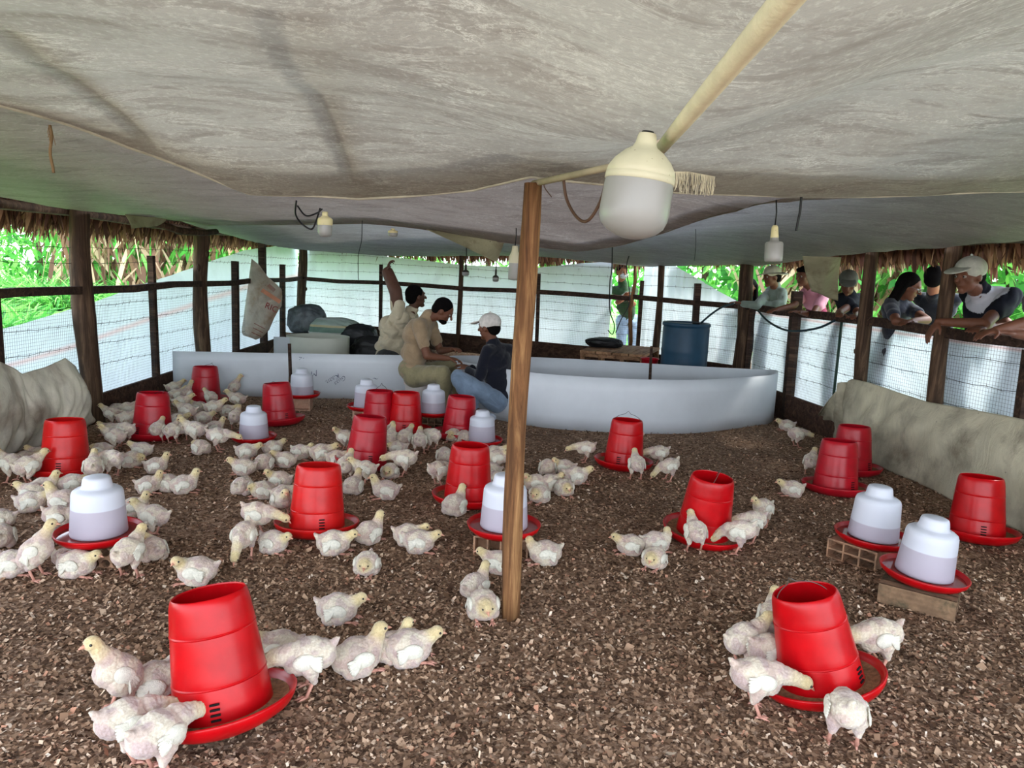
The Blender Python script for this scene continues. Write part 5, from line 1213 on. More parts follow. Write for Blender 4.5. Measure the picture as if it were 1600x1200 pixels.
CH = [
 (188, 1112, 'standup', 232, 'tall upright chick with head raised, beak turned away from the leaning feeder', A_, 1.12),
 (245, 1106, 'sit', 12, 'chick lying against the leaning feeder, head hidden behind the tube', A_, 1.08),
 (283, 1080, 'sit', 40, 'chick mostly hidden behind the leaning feeder tube', A_),
 (202, 1188, 'peck', 40, 'hindmost of two chicks pecking into the low side of the leaning pan', A_, 1.1),
 (250, 1216, 'peck', 64, 'chick at the very bottom edge pecking over the leaning pan rim', A_, 1.12),
 (482, 1086, 'peck', 196, 'chick stretching its neck into the raised side of the leaning pan', A_, 1.1),
 (436, 1040, 'sit', 190, 'chick peeping out behind the leaning feeder tube', A_),
 (528, 980, 'sit', 0, 'lone chick lying in profile on bare litter with toes showing', B_, 1.08),
 (558, 1062, 'situp', 25, 'chick with tall yellow neck lying first of a huddled trio', B_, 1.12),
 (612, 1042, 'situp', 40, 'chick behind a huddled trio with only yellow head and back showing', B_),
 (638, 1047, 'sit', 12, 'chick lying last of a huddled trio, head lifted clear', B_, 1.1),
 (754, 972, 'tuck', 280, 'round chick facing forward with head sunk on its breast beside the centre post', J_, 1.12),
 (742, 938, 'situp', 55, 'chick lying just behind the round chick beside the centre post', J_),
 (776, 900, 'sit', 170, 'chick cut by the centre post below the brick with square holes', J_),
 (850, 888, 'siturn-', 195, 'chick lying beside the square-holed brick, wing feathers ruffled', J_, 1.08),
 (308, 919, 'siturn', 190, 'chick with head folded sideways lying above the leaning feeder', B_, 1.08),
 (381, 872, 'low', 272, 'chick bowing its head straight down to the litter toward the viewer', B_, 1.05),
 (428, 869, 'sit', -25, 'chick lying beside the bowing chick, head turned outward', B_),
 (522, 871, 'sit', 0, 'chick lying right against the front of the orange feeder pan', H_, 1.08),
 (573, 903, 'tuck', 268, 'chick crouched nose-down on the open litter before the orange feeder', B_),
 (576, 852, 'situp', 50, 'chick sitting upright with its back turned beside the orange feeder pan', H_, 1.05),
 (638, 856, 'sit', 0, 'hind one of two chicks lying back to back beyond the orange feeder', B_, 1.05),
 (655, 867, 'sit', -8, 'front one of two chicks lying back to back, beak pointing to the post', B_, 1.1),
 (403, 838, 'peck', -8, 'big standing chick reaching into the orange feeder pan', H_, 1.12),
 (440, 812, 'stand', -60, 'chick behind the orange feeder tube, rump showing', H_),
 (444, 789, 'sit', 15, 'chick lying close behind the orange feeder', H_),
 (411, 783, 'tuck', 200, 'pale ball of a chick with hidden head in the row behind the orange feeder', H_),
 (437, 767, 'siturn', 170, 'chick resting with yellow head tucked, hindmost behind the orange feeder', H_),
 (379, 776, 'tuck', 80, 'chick seen from the rear with tail tuft, alone behind the big pecking chick', G_),
 (381, 745, 'sit', 184, 'chick lying at the near end of the resting band, face turned away from others', G_, 1.05),
 (413, 737, 'tuck', 80, 'round resting chick with wings spread in the near row of the band', G_),
 (386, 719, 'sit', 8, 'chick lying just below the low drinker, yellow head up', G_),
 (426, 713, 'sit', 40, 'chick lying behind the near row next to the low drinker', G_),
 (446, 732, 'sit', 182, 'chick facing back along the near row of the resting band', G_),
 (470, 719, 'siturn', -20, 'white chick with ruffled tail at the middle of the resting band', G_),
 (503, 722, 'sit', 12, 'chick stretched out behind the orange feeder rim', G_, 1.1),
 (527, 729, 'sit', 5, 'chick lying low between the orange and the crimson feeder', G_),
 (539, 705, 'sturn', 170, 'small chick standing behind the crimson feeder', G_),
 (541, 752, 'stand', 85, 'chick with its back turned squeezed beside the crimson feeder', H_),
 (570, 757, 'stand', 188, 'chick standing with pink feet in front of the crimson feeder', H_),
 (552, 775, 'situp', 75, 'chick sitting in front of the crimson feeder, back to the viewer', H_),
 (602, 784, 'situp', 200, 'chick alone on dark litter with tail cocked up', B_, 1.05),
 (609, 751, 'tuck', 260, 'ball shaped chick resting at the crimson feeder pan', H_),
 (632, 744, 'peck', 172, 'chick standing side-on reaching its beak over the crimson pan', H_, 1.1),
 (621, 712, 'tuck', 180, 'chick crouching behind the side-on standing chick', I_),
 (610, 706, 'stand', 88, 'first of the row of rear-view chicks at the bright clustered feeder', I_),
 (632, 706, 'stand', 66, 'chick in the rear-view row with its yellow head lifted', I_),
 (655, 710, 'stand', 95, 'third chick of the rear-view row, standing wide legged', I_),
 (675, 704, 'peck', 135, 'outermost chick of the rear-view row at the clustered feeders', I_),
 (604, 699, 'stand', 70, 'chick glimpsed between the crimson and the clustered feeders', I_),
 (708, 692, 'tuck', 250, 'ruffled ball of a chick at the foot of the dark red feeder', I_),
 (725, 694, 'tuck', 90, 'chick squeezed between dark red feeder and the low drinker', I_),
 (694, 724, 'tuck', 100, 'grey tinged round chick resting behind the clean bright feeder', J_),
 (684, 760, 'peck', 40, 'white chick leaning over the far rim of the clean bright feeder', J_),
 (710, 808, 'situp', 62, 'yellowish chick sitting against the front of the clean bright feeder pan', J_, 1.08),
 (772, 722, 'sit', 5, 'chick lying behind the drinker and post, wing raised', J_),
 (776, 740, 'sturn-', 5, 'chick peering out between bright feeder and post', J_),
 (766, 750, 'sit', 160, 'chick resting between bright feeder and half hidden drinker', J_),
 (774, 763, 'sit', 20, 'low chick half covered by the half hidden drinker', J_),
 (855, 745, 'tuck', 88, 'chick with back turned, hindmost of the pile past the post', K_),
 (881, 745, 'siturn', 165, 'yellow-headed chick lying in the pile past the post', K_),
 (899, 760, 'sit', 3, 'chick with outstretched yellow head at the edge of the pile past the post', K_, 1.05),
 (836, 770, 'siturn', 190, 'chick wedged next to the post in the pile', K_),
 (858, 770, 'sit', 25, 'chick in the middle of the pile past the post', K_),
 (881, 778, 'tuck', 285, 'round chick curled up at the front of the pile past the post', K_),
 (842, 788, 'tuck', 240, 'pink bellied chick curled nearest the viewer in the pile past the post', K_),
 (914, 722, 'peck', 182, 'chick walking away from the lone feeder, head down', K_),
 (993, 750, 'stand', 92, 'chick seen from behind at the lone feeder pan', K_, 1.05),
 (1028, 730, 'peck', 183, 'chick blurred behind, feeding at the side of the lone feeder', K_),
 (1044, 752, 'low', 196, 'yellowish chick pecking the litter beside the lone feeder', K_),
 (983, 871, 'sit', 186, 'chick with outstretched head, first of three resting below the bright leaning feeder', B_),
 (1023, 868, 'siturn', 10, 'chick with its head curled, second of three resting on open litter', B_),
 (1021, 893, 'tuck', 240, 'small curled chick, front one of three resting on open litter', B_),
 (1084, 864, 'stand', 95, 'chick seen from behind standing at the middle feeder rim', L_, 1.05),
 (1153, 866, 'low', 150, 'chick bending to the litter beside the middle feeder', L_, 1.08),
 (1172, 846, 'peck', 190, 'chick with pink skin standing second beside the middle feeder', L_),
 (1190, 822, 'stand', 215, 'chick standing last in line beside the middle feeder', L_),
 (1236, 779, 'sit', 180, 'lone chick lying in front of the shaded pair of feeders', N_),
 (1228, 675, 'sit', 178, 'chick lying in the dark corner beside the pen ring', N_),
 (1243, 698, 'peck', 10, 'chick standing on the dark litter beside the chick in the corner', N_),
 (1266, 742, 'stand', 60, 'chick half hidden by the crimson shaded feeder', N_),
 (1364, 724, 'sit', 30, 'chick glimpsed between hind shaded feeder and draped tarp', N_),
 (1160, 1044, 'stand', 25, 'chick standing hindmost at the low side of the feeder below the mossy brick', L_, 1.1),
 (1198, 1060, 'peck', 10, 'chick in the middle of the trio feeding below the mossy brick', L_, 1.05),
 (1178, 1112, 'peck', -2, 'big yellow-headed chick pecking into the pan below the mossy brick', L_, 1.15),
 (1203, 1005, 'stand', 70, 'chick mostly hidden behind the tube below the mossy brick', L_),
 (1366, 1044, 'peck', 192, 'chick feeding alone on the raised side of the pan below the mossy brick', L_, 1.12),
 (1316, 1166, 'low', 74, 'chick standing in front of the pan with its head out of sight', L_, 1.15),
 (122, 907, 'sit', -8, 'plump chick lying before the holed brick, dark eye and pink beak showing', C_, 1.12),
 (112, 892, 'tuck', 20, 'chick tucked behind the plump chick at the holed brick', C_),
 (58, 905, 'standup', 8, 'tall chick stretching up to the rim of the big drinker pan', C_, 1.12),
 (20, 906, 'sit', 12, 'chick lying just behind the stretching chick', C_, 1.05),
 (-8, 905, 'sit', 170, 'chick cut off by the frame edge near the stretching chick', C_),
 (202, 903, 'stand', 84, 'chick with its back turned drinking at the big drinker', C_, 1.12),
 (240, 880, 'siturn', 130, 'chick with yellow head sitting beside the back-turned drinking chick', C_, 1.05),
 (210, 812, 'situp', 2, 'chick with lifted head just behind the big drinker jug', C_),
 (240, 838, 'stand', 176, 'chick standing side-on next to the big drinker pan, facing it', C_, 1.05),
 (95, 840, 'peck', 8, 'chick reaching toward the big drinker from the post side', C_),
 (102, 806, 'situp', 184, 'white chick with long raised neck looking away from the big drinker', C_, 1.12),
 (50, 803, 'sit', 20, 'chick lying with tail outward below the long-necked white chick', C_),
 (52, 787, 'sit', 182, 'chick lying flat behind the long-necked white chick', C_),
 (68, 778, 'situp', 25, 'chick with bright yellow nape behind the long-necked white chick', C_),
 (114, 773, 'tuck', 25, 'small chick crouching between the big drinker and the feeder by the tarp', C_),
 (0, 830, 'sit', 200, 'chick cut by the frame edge level with the big drinker jug', C_),
 (3, 860, 'tuck', 120, 'chick cut by the frame edge level with the big drinker pan', C_),
 (20, 752, 'stand', 168, 'chick standing side-on at the feeder beside the bunched tarp', D_, 1.05),
 (45, 757, 'stand', 60, 'pinkish chick with back turned at the feeder beside the bunched tarp', D_, 1.05),
 (42, 733, 'sit', 15, 'chick behind the pinkish back-turned chick', D_),
 (62, 724, 'sit', 175, 'yellow-headed chick peeping between bunched tarp and feeder', D_),
 (147, 757, 'stand', 115, 'chick standing between feeder and big drinker with head down', D_, 1.05),
 (176, 747, 'peck', 150, 'white backed chick standing by the feeder beside the log post', D_, 1.1),
 (208, 733, 'tuck', -10, 'chick lying curled in the open beside the white backed chick', D_),
 (222, 716, 'sit', 182, 'chick lying stretched just past the kick board feeder', D_),
 (245, 744, 'situp', 6, 'chick lying with tail up and yellow head raised in the gap', D_),
 (233, 776, 'situp', 4, 'chick lying behind the pair, nearest the big drinker jug', B_),
 (262, 772, 'tuck', 185, 'little yellow headed chick pressed between two lying chicks', B_),
 (288, 775, 'situp', 14, 'chick lying with its head raised high in the open beside the big drinker', B_, 1.05),
 (180, 705, 'stand', 180, 'chick walking along the kick board toward the log post', E_, 1.05),
 (160, 716, 'tuck', 180, 'chick hidden behind the feeder beside the bunched tarp', E_),
 (195, 698, 'peck', 172, 'chick with a long pale leg at the kick board feeder', E_, 1.1),
 (172, 684, 'sit', 178, 'chick lying by the kick board behind the walking chick', E_),
 (199, 674, 'stand', 12, 'chick pressing forward beside the kick board feeder', E_),
 (176, 666, 'stand', 182, 'chick with yellow nape under the wire by the kick board', E_),
 (200, 660, 'stand', 20, 'chick nodding beside the kick board feeder rim', E_),
 (182, 652, 'tuck', 80, 'tiny looking chick at the back by the kick board', E_),
 (247, 693, 'stand', 92, 'first round chick with back turned at the kick board feeder', E_),
 (270, 694, 'stand', 82, 'second chick with back turned at the kick board feeder', E_),
 (305, 695, 'stand', 176, 'white chick standing side-on facing the kick board feeder', E_, 1.1),
 (284, 690, 'stand', 120, 'chick between the back-turned chick and the side-on white chick', E_),
 (302, 680, 'sit', 182, 'chick lying right behind the side-on white chick', E_),
 (278, 668, 'sit', 5, 'chick lying behind the kick board feeder tube', E_),
 (293, 662, 'stand', 178, 'yellow-headed chick bending between the two far crimson feeders', F_),
 (318, 664, 'sit', 4, 'chick lying in the row before the pen board end feeder', F_),
 (284, 647, 'stand', 15, 'chick in the second row before the pen board end feeder', F_),
 (312, 646, 'sit', 170, 'chick crouched right under the pen board end feeder pan', F_),
 (275, 634, 'stand', 40, 'brownish chick at the fence side of the pen board end feeder', F_),
 (291, 634, 'standup', 60, 'upright chick with raised head beside the pen board end feeder', F_),
 (272, 622, 'stand', 30, 'chick deepest in the corner beside the pen board', F_),
 (334, 656, 'stand', 12, 'pale chick standing on one side before the pen board end feeder', F_),
 (356, 652, 'sit', 8, 'chick with beak outward next to the pale standing chick', F_),
 (330, 638, 'stand', 150, 'chick leaning over the pen board end feeder pan', F_),
 (371, 642, 'stand', 182, 'long legged chick at the outer side of the pen board end feeder', F_),
 (366, 622, 'standup', 6, 'brown shaded chick stretching its neck along the pen board', F_),
 (341, 704, 'peck', 12, 'chick walking up to the low drinker pan with its beak in it', G_, 1.1),
 (314, 711, 'tuck', 150, 'white ball of a chick under the walking chick', G_),
 (336, 680, 'situp', 6, 'chick with raised yellow neck behind the walking chick', G_),
 (369, 672, 'stand', 95, 'white chick half hidden behind the low drinker jug', G_),
]
for c in CH: chick(c[0], c[1], c[2], c[3], c[4], c[6] if len(c) > 6 else 1.0, grp=c[5])
# ------------------------------------------------------------------ people
def skin_mat(name, rgb): return plain(name, rgb, .55, .06, 18, .1, spec=.3)
def cloth_mat(name, rgb, var=.10):
    m, t, p = newmat(name); v = coords(t); n = noise(t, v, 9, 6, .6, .8); w = noise(t, v, 220, 2)
    c = s2l(rgb); t.links.new(ramp(t, n, [(.3, tuple(x * (1 - 2 * var) for x in c[:3])), (.7, tuple(min(1, x * (1 + var)) for x in c[:3]))]), p.inputs['Base Color'])
    p.inputs['Roughness'].default_value = .9; p.inputs['Specular IOR Level'].default_value = .1; p.inputs['Sheen Weight'].default_value = .2; bump(t, p, n, .6, .02); return m
SK1 = skin_mat('shaded_brown_skin', (104, 66, 48)); SK2 = skin_mat('tan_skin', (140, 92, 68)); SK3 = skin_mat('dark_brown_skin', (86, 56, 42))  # tones darkened: the onlookers' backlit shade is put into the skin colour
M_hair = plain('black_hair', (11, 9, 9), .9, .2, 60, .2, spec=.08); M_white = plain('eye_white', (150, 140, 130), .5)
def hand(mb, wr, d, nrm, curl, side, s=1.0, spread=.5):
    """wr wrist, d direction of the palm, nrm palm normal (where the fingers curl to), side +1/-1 thumb side"""
    d = Vector(d).normalized(); nrm = Vector(nrm); nrm = (nrm - d * nrm.dot(d)).normalized(); l = d.cross(nrm) * side
    R_ = Matrix((d, l, nrm)).transposed(); wr = Vector(wr)
    mb.ico(wr + d * .045 * s, (.052 * s, .040 * s, .016 * s), 3, R_)
    for i, L in enumerate((.068, .078, .073, .058)):
        b = wr + d * .082 * s + l * (.028 - i * .0185) * s - d * (.004 * (i in (0, 3))) * s; dd = (d + l * (1.5 - i) * .07 * spread).normalized(); a = curl * (.8 + .12 * i); r = .0088 * s
        for k, f in enumerate((.42, .32, .26)):
            a2 = a * (k + .6) * .6; q = dd * math.cos(a2) + nrm * math.sin(a2); e = b + q * L * f * s; cap(mb, b, e, r, r * .9, 8, 3); b = e; r *= .9
    b = wr + d * .022 * s + l * .03 * s; q = (d * .6 + l * .75 + nrm * .3).normalized(); e = b + q * .038 * s; cap(mb, b, e, .0125 * s, .010 * s, 8, 3)
    q2 = (d * .95 + l * .2 + nrm * (.3 + curl * .4)).normalized(); cap(mb, e, e + q2 * .032 * s, .010 * s, .008 * s, 8, 3)
def person(label, J, s=1.0, skin=SK1, shirt=(120, 120, 120), sleeve='short', pants=(60, 60, 70), hair='short', hat=None, glasses=False, mask=None, beard=False, cat='person', group=None, curl=.5,
           fat=1.0, voxel=.009, shoe=(30, 28, 28), stripes=None, handdir=None, barefoot=False, armr=1.0, crum=.020):
    J = {k: Vector(v) for k, v in J.items()}
    pel, chest, neck, head = J['pelvis'], J['chest'], J['neck'], J['head']
    f = J['face'].normalized(); u = J.get('up', (head - neck)).normalized(); u = (u - f * u.dot(f)).normalized(); l = u.cross(f)
    org = Vector((pel.x, pel.y, 0)); r = empty('person', org, label, cat, group)
    def fin(nm, me, mat): o = link(nm, me, mat, r); o.matrix_parent_inverse = Matrix.Translation(-org); return o
    sl, sr = J['shL'], J['shR']; sd = (sl - sr).normalized(); sp = (chest - pel).normalized()
    fw = sd.cross(sp).normalized(); Rt = Matrix((fw, sd, sp)).transposed()
    hl, hr = J.get('hipL', pel + sd * .09 * s), J.get('hipR', pel - sd * .09 * s)
    if 'knL' not in J: J['knL'] = Vector((hl.x, hl.y, hl.z * .52)); J['anL'] = Vector((hl.x, hl.y, .08)); 
    if 'knR' not in J: J['knR'] = Vector((hr.x, hr.y, hr.z * .52)); J['anR'] = Vector((hr.x, hr.y, .08))
    def torso(mb, g):
        mb.ico(chest, (.105 * s * fat + g, .150 * s * fat + g, .135 * s + g), 3, Rt)
        mb.ico(pel.lerp(chest, .5), (.10 * s * fat + g, .132 * s * fat + g, .15 * s + g), 3, Rt)
        mb.ico(pel, (.108 * s * fat + g, .15 * s * fat + g, .105 * s + g), 3, Rt)
        cap(mb, sl - sd * .02 * s, sr + sd * .02 * s, .052 * s + g, .052 * s + g); cap(mb, chest, neck, .085 * s + g, .05 * s + g)
    hm = MB(); torso(hm, -.006)
    cap(hm, neck - u * .03 * s, head - u * .05 * s - f * .012 * s, .052 * s, .049 * s)
    Rh = Matrix((f, l, u)).transposed(); H = lambda a, b, c: head + (f * a + l * b + u * c) * s
    hm.ico(H(-.006, 0, .022), (.094 * s, .074 * s, .088 * s), 3, Rh); hm.ico(H(.022, 0, -.040), (.062 * s, .055 * s, .062 * s), 3, Rh); cap(hm, H(.055, 0, -.088), H(.068, 0, -.088), .022 * s, .018 * s)
    cap(hm, H(.088, 0, .012), H(.108, 0, -.020), .008 * s, .0135 * s); hm.ico(H(.078, 0, .030), (.016 * s, .052 * s, .012 * s), 2, Rh); hm.ico(H(.080, 0, -.050), (.012 * s, .024 * s, .010 * s), 2, Rh)
    for q in (-1, 1): hm.ico(H(-.004, q * .075, -.006), (.020 * s, .008 * s, .032 * s), 2, Rh); hm.ico(H(.05, q * .04, -.018), (.028 * s, .022 * s, .026 * s), 2, Rh)
    arms = []
    for q, (a, b, c) in ((1, ('shL', 'elL', 'wrL')), (-1, ('shR', 'elR', 'wrR'))):
        if b not in J: continue
        A, B, Cc = J[a], J[b], J[c]; k_ = armr if q < 0 else 1.0; cap(hm, A, B, .047 * s * fat, .037 * s * k_); cap(hm, B, Cc, .038 * s * k_, (.025 if k_ == 1 else .034) * s * k_); arms.append((A, B, Cc))
        hd = (handdir or {}).get(b[2]); dd = Vector(hd[0]) if hd else (Cc - B); nn = Vector(hd[1]) if hd else Vector((0, 0, -1)) if abs((Cc - B).normalized().z) < .8 else Vector((0, -1, 0))
        hand(hm, Cc, dd, nn, curl, 1 if q > 0 else -1, s)
    legs = []
    for a, b, c in ((hl, 'knL', 'anL'), (hr, 'knR', 'anR')):
        B, Cc = J[b], J[c]; cap(hm, a, B, .078 * s, .052 * s); cap(hm, B, Cc, .053 * s, .034 * s)
        toe = J.get('toe' + b[2]); t = (toe - Cc) if toe is not None else Vector((f.x, f.y, 0)).normalized() * .15 * s + Vector((0, 0, -.04)); cap(hm, Cc, Cc + t, .036 * s, .026 * s); legs.append((a, B, Cc, t))
    me, V = fuse(hm, voxel * .8, 3); fin('body', me, skin)
    # shirt
    m = MB(); torso(m, .009)
    for A, B, Cc in arms:
        if sleeve == 'long': cap(m, A, B, .058 * s * fat, .048 * s); cap(m, B, B.lerp(Cc, .95), .048 * s, .036 * s)
        else: cap(m, A, A.lerp(B, .62), .062 * s * fat, .057 * s)
    cap(m, neck - u * .02 * s, neck + u * .004 * s, .062 * s, .055 * s)
    me, V = fuse(m, voxel, 5); N0 = np.empty(len(V) * 3, np.float32); me.vertices.foreach_get('normal', N0); N0 = N0.reshape(-1, 3)
    w = np.array([abs(mnoise.noise(Vector((v[0] * 7 + v[2] * 5, v[1] * 7, v[2] * 10 - v[0] * 6)))) for v in V]) * crum * s
    me.vertices.foreach_set('co', (V + N0 * (w - .004)[:, None]).astype(np.float32).reshape(-1))
    mt = cloth_mat('shirt_cloth', shirt)
    if stripes:
        C = np.tile(np.array(s2l(shirt)[:3]), (len(V), 1))
        for (lo, hi, col, key) in stripes:
            t = (V - np.array(pel)) @ np.array(sp) / (chest - pel).length if key == 'spine' else (np.linalg.norm(V - np.array(J[key]), axis=1) / s)
            C[(t > lo) & (t < hi)] = s2l(col)[:3]
        setcol(me, C); mt = vcol('printed_shirt', .9, bmp=40, spec=.1)
    fin('shirt', me, mt)
    # trousers
    m = MB(); m.ico(pel, (.112 * s * fat + .006, .155 * s * fat + .006, .10 * s), 3, Rt)
    for a, B, Cc, t in legs: cap(m, a, B, .095 * s * fat, .068 * s); cap(m, B, B.lerp(Cc, .86 if not barefoot else .6), .068 * s, .055 * s)
    me, V = fuse(m, voxel, 5); N0 = np.empty(len(V) * 3, np.float32); me.vertices.foreach_get('normal', N0); N0 = N0.reshape(-1, 3)
    w = np.array([abs(mnoise.noise(Vector((v[0] * 9, v[1] * 8 + 3, v[2] * 12)))) for v in V]) * .016
    me.vertices.foreach_set('co', (V + N0 * w[:, None]).astype(np.float32).reshape(-1)); fin('trousers', me, cloth_mat('trouser_cloth', pants, .14))
    for a, B, Cc, t in legs:
        m = MB(); cap(m, Cc + Vector((0, 0, -.02)), Cc + t * 1.05, .043 * s, .034 * s)
        me, V = fuse(m, .008, 3); fin('shoe', me, plain('shoe', shoe, .6))
    # face details
    for q in (-1, 1):
        m = MB(); m.ico(H(.0755, q * .030, .006), .0115 * s, 2); me = m.mesh('eye'); e = fin('eye', me, M_white)
        m = MB(); m.ico(H(.0815, q * .030, .006), .0072 * s, 2); o = link('iris', m.mesh('iris'), M_eye, e)
    if hair:
        m = MB(); m.ico(H(-.018, 0, .036), (.094 * s, .083 * s, .088 * s), 3, Rh); m.ico(H(-.055, 0, -.005), (.055 * s, .070 * s, .065 * s), 3, Rh)
        if hair == 'bangs': m.ico(H(.055, 0, .075), (.04 * s, .06 * s, .03 * s), 2, Rh)
        if hair == 'long':
            for q in (-.06, -.03, 0, .03, .06): cap(m, H(-.05, q, .02), H(-.075, q * 1.4, -.20), .035 * s, .022 * s)
            for q in (-1, 1): cap(m, H(-.01, q * .072, .03), H(-.02, q * .088, -.17), .024 * s, .016 * s)
        me, V = fuse(m, .007, 4); fin('hair', me, M_hair)
    if beard:
        m = MB(); m.ico(H(.045, 0, -.075), (.05 * s, .05 * s, .032 * s), 2, Rh); me, V = fuse(m, .007, 3); fin('beard', me, M_hair)
    if hat:
        kind, col = hat; hmn = plain('hat_cloth', col, .85, .1, 30, .3); m = MB()
        if kind == 'cap':
            m.ico(H(-.014, 0, .048), (.104 * s, .090 * s, .086 * s), 3, Rh); me, V = fuse(m, .007, 3); h = fin('cap', me, hmn)
            m = MB(); m.ico(H(.105, 0, .052), (.085 * s, .074 * s, .011 * s), 3, Rh @ Matrix.Rotation(.22, 3, 'Y')); me = m.mesh('visor'); link('visor', me, hmn, h)
            m = MB(); m.ico(H(-.016, 0, .136), .009 * s, 2); link('button', m.mesh('button'), hmn, h)
        else:
            m.ico(H(-.008, 0, .055), (.100 * s, .088 * s, .082 * s), 3, Rh); me, V = fuse(m, .007, 3); h = fin('hat_crown', me, hmn)
            m = MB(); n = 32; vs = []
            for k in range(n):
                a = 2 * math.pi * k / n; c_, s_ = math.cos(a), math.sin(a); vs += [H(-.008 + .092 * c_, .082 * s_, .045), H(-.008 + .175 * c_, .165 * s_, .030 + .012 * math.sin(2 * a))]
            m.add(vs, [(2 * k, 2 * ((k + 1) % n), 2 * ((k + 1) % n) + 1, 2 * k + 1) for k in range(n)], True)
            o = link('brim', m.mesh('brim'), hmn, h); md = o.modifiers.new('s', 'SOLIDIFY'); md.thickness = .006
    if glasses:
        m = MB()
        for q in (-1, 1): m.tube([H(.098 + .004 * math.cos(k * .52), q * .032 + .021 * math.cos(k * .5236), .006 + .018 * math.sin(k * .5236)) for k in range(13)], .0018, 5, caps=False)
        m.tube([H(.1, -.012, .01), H(.1, .012, .01)], .0016, 5)
        for q in (-1, 1): m.tube([H(.098, q * .053, .01), H(.02, q * .078, .008)], .0016, 5)
        fin('glasses', m.mesh('glasses'), plain('glasses_frame', (150, 150, 156), .25, metal=.6))
    if mask:
        m = MB(); m.ico(H(.062, 0, -.045), (.045 * s, .056 * s, .045 * s), 2, Rh); fin('face_mask', m.mesh('mask'), plain('mask', mask, .8))
    return r
def P3(px, py, Y): return Vector(PD(px, py, Y))
# --- khaki man on the bucket
Y0 = KY
person('man in khaki shirt and olive trousers sitting bent forward on the white bucket', dict(
    pelvis=P3(645, 578, Y0), chest=P3(652, 522, Y0), neck=P3(670, 492, Y0), head=P3(692, 486, Y0), face=(.82, -.05, -.52), up=(.5, 0, .9),
    shL=P3(672, 506, Y0 + .17), shR=P3(655, 508, Y0 - .17), elR=P3(667, 556, Y0 - .22), wrR=P3(700, 560, Y0 - .16), elL=P3(688, 548, Y0 + .16), wrL=P3(706, 546, Y0 - .02),
    hipL=P3(650, 586, Y0 + .09), hipR=P3(648, 588, Y0 - .09), knL=P3(712, 572, Y0 + .16), knR=P3(692, 583, Y0 - .32), anL=P3(716, 628, Y0 + .1), anR=P3(699, 636, Y0 - .22)),
    1.0, SK1, (150, 130, 104), 'short', (134, 126, 96), 'short', fat=1.12, beard=True, curl=.8, voxel=.009)
# --- man in dark top and white cap
Y1 = 6.55
person('man in black long-sleeved top, faded jeans and white cap squatting beside the centre post', dict(
    pelvis=P3(781, 622, Y1), chest=P3(777, 566, Y1), neck=P3(769, 533, Y1), head=P3(764, 512, Y1), face=(-.86, .5, -.08), up=(.03, 0, 1),
    shL=P3(762, 548, Y1 - .10), shR=P3(795, 547, Y1 + .12), elL=P3(748, 590, Y1 - .12), wrL=P3(731, 577, Y1 + .0), elR=P3(778, 590, Y1 + .2), wrR=P3(735, 575, Y1 + .22),
    hipL=P3(776, 628, Y1 - .09), hipR=P3(780, 626, Y1 + .09), knL=P3(716, 590, Y1 - .2), knR=P3(728, 596, Y1 + .16), anL=P3(742, 642, Y1 - .16), anR=P3(737, 636, Y1 + .14), toeL=P3(768, 652, Y1 - .3)),
    1.0, SK1, (22, 24, 34), 'long', (112, 130, 150), 'short', ('cap', (208, 204, 198)), curl=.7, shoe=(170, 180, 196))
# --- person in pale shirt with raised arm
Y2 = 8.3
person('person in crumpled pale shirt with one arm raised high behind the pen board', dict(
    pelvis=P3(612, 560, Y2), chest=P3(618, 514, Y2), neck=P3(640, 488, Y2), head=P3(650, 464, Y2), face=(.8, .55, .1), up=(-.1, 0, 1),
    shL=P3(642, 498, Y2 + .16), shR=P3(624, 498, Y2 - .16), elR=P3(618, 455, Y2 - .18), wrR=P3(606, 426, Y2 - .1), elL=P3(655, 530, Y2 + .2), wrL=P3(668, 545, Y2 + .1)),
    1.12, SK3, (196, 184, 158), 'short', (60, 60, 60), 'short', fat=1.3, armr=1.7, crum=.06, curl=1.2, handdir={'R': ((.1, 0, 1), (1, 0, 0))})
# --- onlookers
OG = 'onlookers at the fence'
def on(lab, hx, hy, Y, face, sx, sy, elL, wrL, elR, wrR, s=.9, **k):
    """head pixel, chest pixel, elbows and wrists as (px,py,dY)"""
    hd = P3(hx, hy, Y + k.pop('hd', 0)); ch = P3(sx, sy, Y + .12); f = Vector(face).normalized(); fl = Vector((f.x, f.y, 0)).normalized(); sd = Vector((-fl.y, fl.x, 0)) if True else None
    tw = k.pop('side', None) or sd; tw = Vector(tw).normalized(); w = .155 * s
    pel = Vector((ch.x + .10, ch.y + .12, max(.72 * s, ch.z - .36 * s))); nk = ch.lerp(hd, .55) if (hd - ch).length < .3 else ch + (hd - ch).normalized() * .17 * s
    nk = ch + (hd - ch) * (1 - .115 * s / max(.12, (hd - ch).length)) - f * .02
    top = ch + Vector((0, 0, .07 * s))
    J = dict(pelvis=pel, chest=ch, neck=nk, head=hd, face=f, up=Vector((0, 0, 1)) + fl * .1, shL=top + tw * w, shR=top - tw * w)
    if elL: J['elL'] = P3(elL[0], elL[1], Y + elL[2]); J['wrL'] = P3(wrL[0], wrL[1], Y + wrL[2])
    if elR: J['elR'] = P3(elR[0], elR[1], Y + elR[2]); J['wrR'] = P3(wrR[0], wrR[1], Y + wrR[2])
    return person(lab, J, s, cat='person', group=OG, **k)
yf = lambda px: on_line(CR, RS, px, 1.05).y
on('person in dark green top and pale jeans standing outside the gap in the back curtain', 972, 425, 10.0, (.3, -.9, -.1), 975, 462, (965, 472, -.2), (976, 462, -.35), (990, 475, .1), (982, 466, -.3), .95,
   skin=SK2, shirt=(44, 66, 42), pants=(150, 170, 192), side=(1, .2, 0), mask=(190, 196, 200))
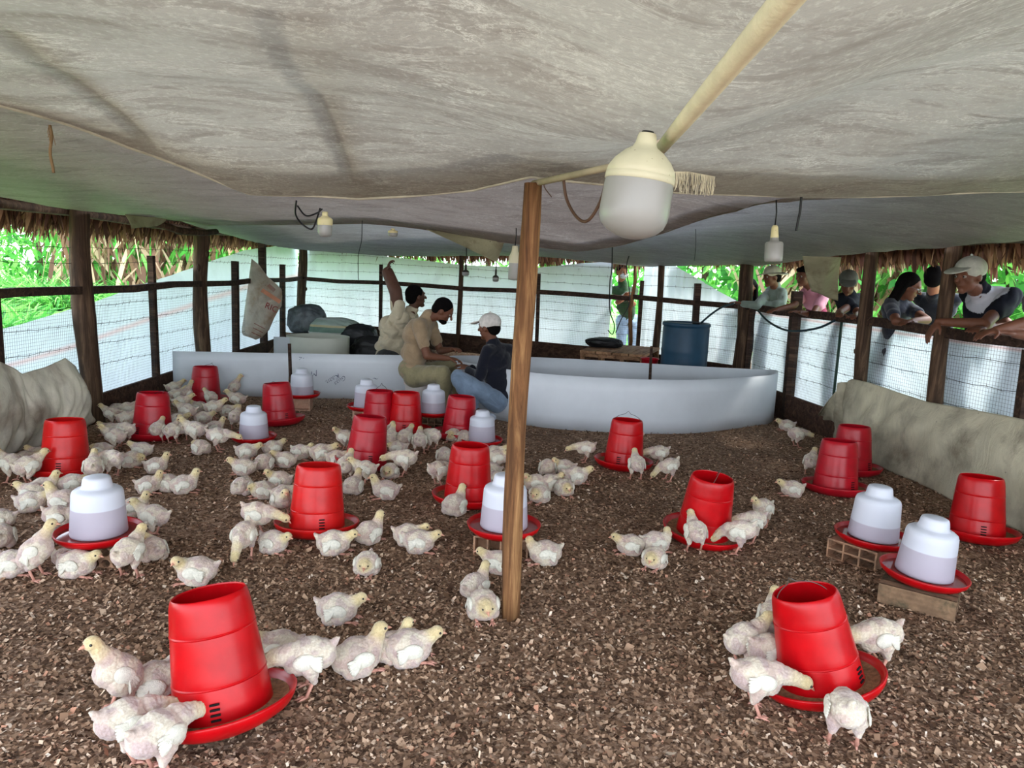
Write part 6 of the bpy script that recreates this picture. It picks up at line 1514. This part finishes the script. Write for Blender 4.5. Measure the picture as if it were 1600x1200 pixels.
on('long-haired child peering round the thick corner post', 1172, 449, yf(1172) + .30, (-.55, -.8, -.05), 1174, 484, None, None, None, None, .82, skin=SK1, shirt=(34, 40, 52), hair='long', side=(-.8, .55, 0))
y_ = yf(1207) + .28
on('onlooker in grey-green long sleeves and pale brimmed hat, hand on the corner post', 1206, 433, y_, (-.95, -.2, -.1), 1212, 466, (1222, 474, -.1), (1192, 477, -.05), (1182, 478, -.16), (1160, 474, -.1), .92,
   skin=SK1, shirt=(120, 134, 124), sleeve='long', hat=('brim', (186, 186, 164)), side=(.1, -1, 0))
y_ = yf(1262) + .28
on('boy in pink and maroon sports shirt with one hand hanging over the rail', 1257, 432, y_, (-.9, -.4, -.1), 1273, 468, (1270, 492, -.30), (1250, 488, -.36), (1240, 478, -.05), (1215, 483, -.15), .88,
   skin=SK1, shirt=(196, 140, 156), side=(.35, -1, 0), hair='bangs', stripes=[(-.5, .45, (24, 24, 30), 'spine'), (.45, .78, (120, 52, 72), 'spine')])
y_ = yf(1326) + .26
on('boy in grey camouflage cap and black tee leaning on the rail', 1325, 443, y_, (-.35, -.85, -.35), 1328, 478, (1312, 488, -.2), (1312, 490, -.36), (1344, 490, -.15), (1336, 493, -.36), .88,
   skin=SK1, shirt=(26, 28, 34), hat=('cap', (96, 98, 90)), side=(.9, .5, 0), stripes=[(.48, .56, (150, 150, 150), 'spine')])
y_ = yf(1412) + .26
on('girl with glasses and long black hair bending over the rail in a dark tee', 1420, 448, y_, (.75, -.6, -.35), 1400, 488, (1448, 500, -.2), (1424, 502, -.30), (1400, 502, -.24), (1432, 508, -.32), .9,
   skin=SK1, shirt=(40, 44, 54), hair='long', glasses=True, side=(.7, .7, 0))
on('dark-haired boy standing behind the girl with glasses', 1460, 437, yf(1455) + .75, (.6, .7, 0), 1462, 480, None, None, None, None, .92, skin=SK2, shirt=(24, 26, 32), side=(-.8, .5, 0))
y_ = yf(1530) + .24
on('adult in pale cap and black jersey with white shoulder panels, forearm along the rail', 1514, 432, y_, (-.9, -.35, -.12), 1545, 478, (1538, 506, -.26), (1466, 503, -.12), (1580, 512, -.05), (1535, 513, -.28), 1.02,
   skin=SK1, shirt=(24, 26, 34), hat=('cap', (176, 178, 166)), side=(.3, -1, 0), fat=1.1, handdir={'L': ((-.55, 0, -.85), (.5, 0, -.3))},
   stripes=[(.07, .175, (186, 188, 196), 'neck'), (0, .105, (176, 178, 186), 'elL')])
on('onlooker at the frame edge whose bare forearms rest on the rail', 1640, 430, yf(1630) + .2, (-.8, -.6, -.1), 1650, 490, (1600, 505, -.16), (1556, 516, -.2), (1640, 530, -.2), (1585, 522, -.2), .98,
   skin=SK1, shirt=(60, 60, 66), side=(.4, -.9, 0))
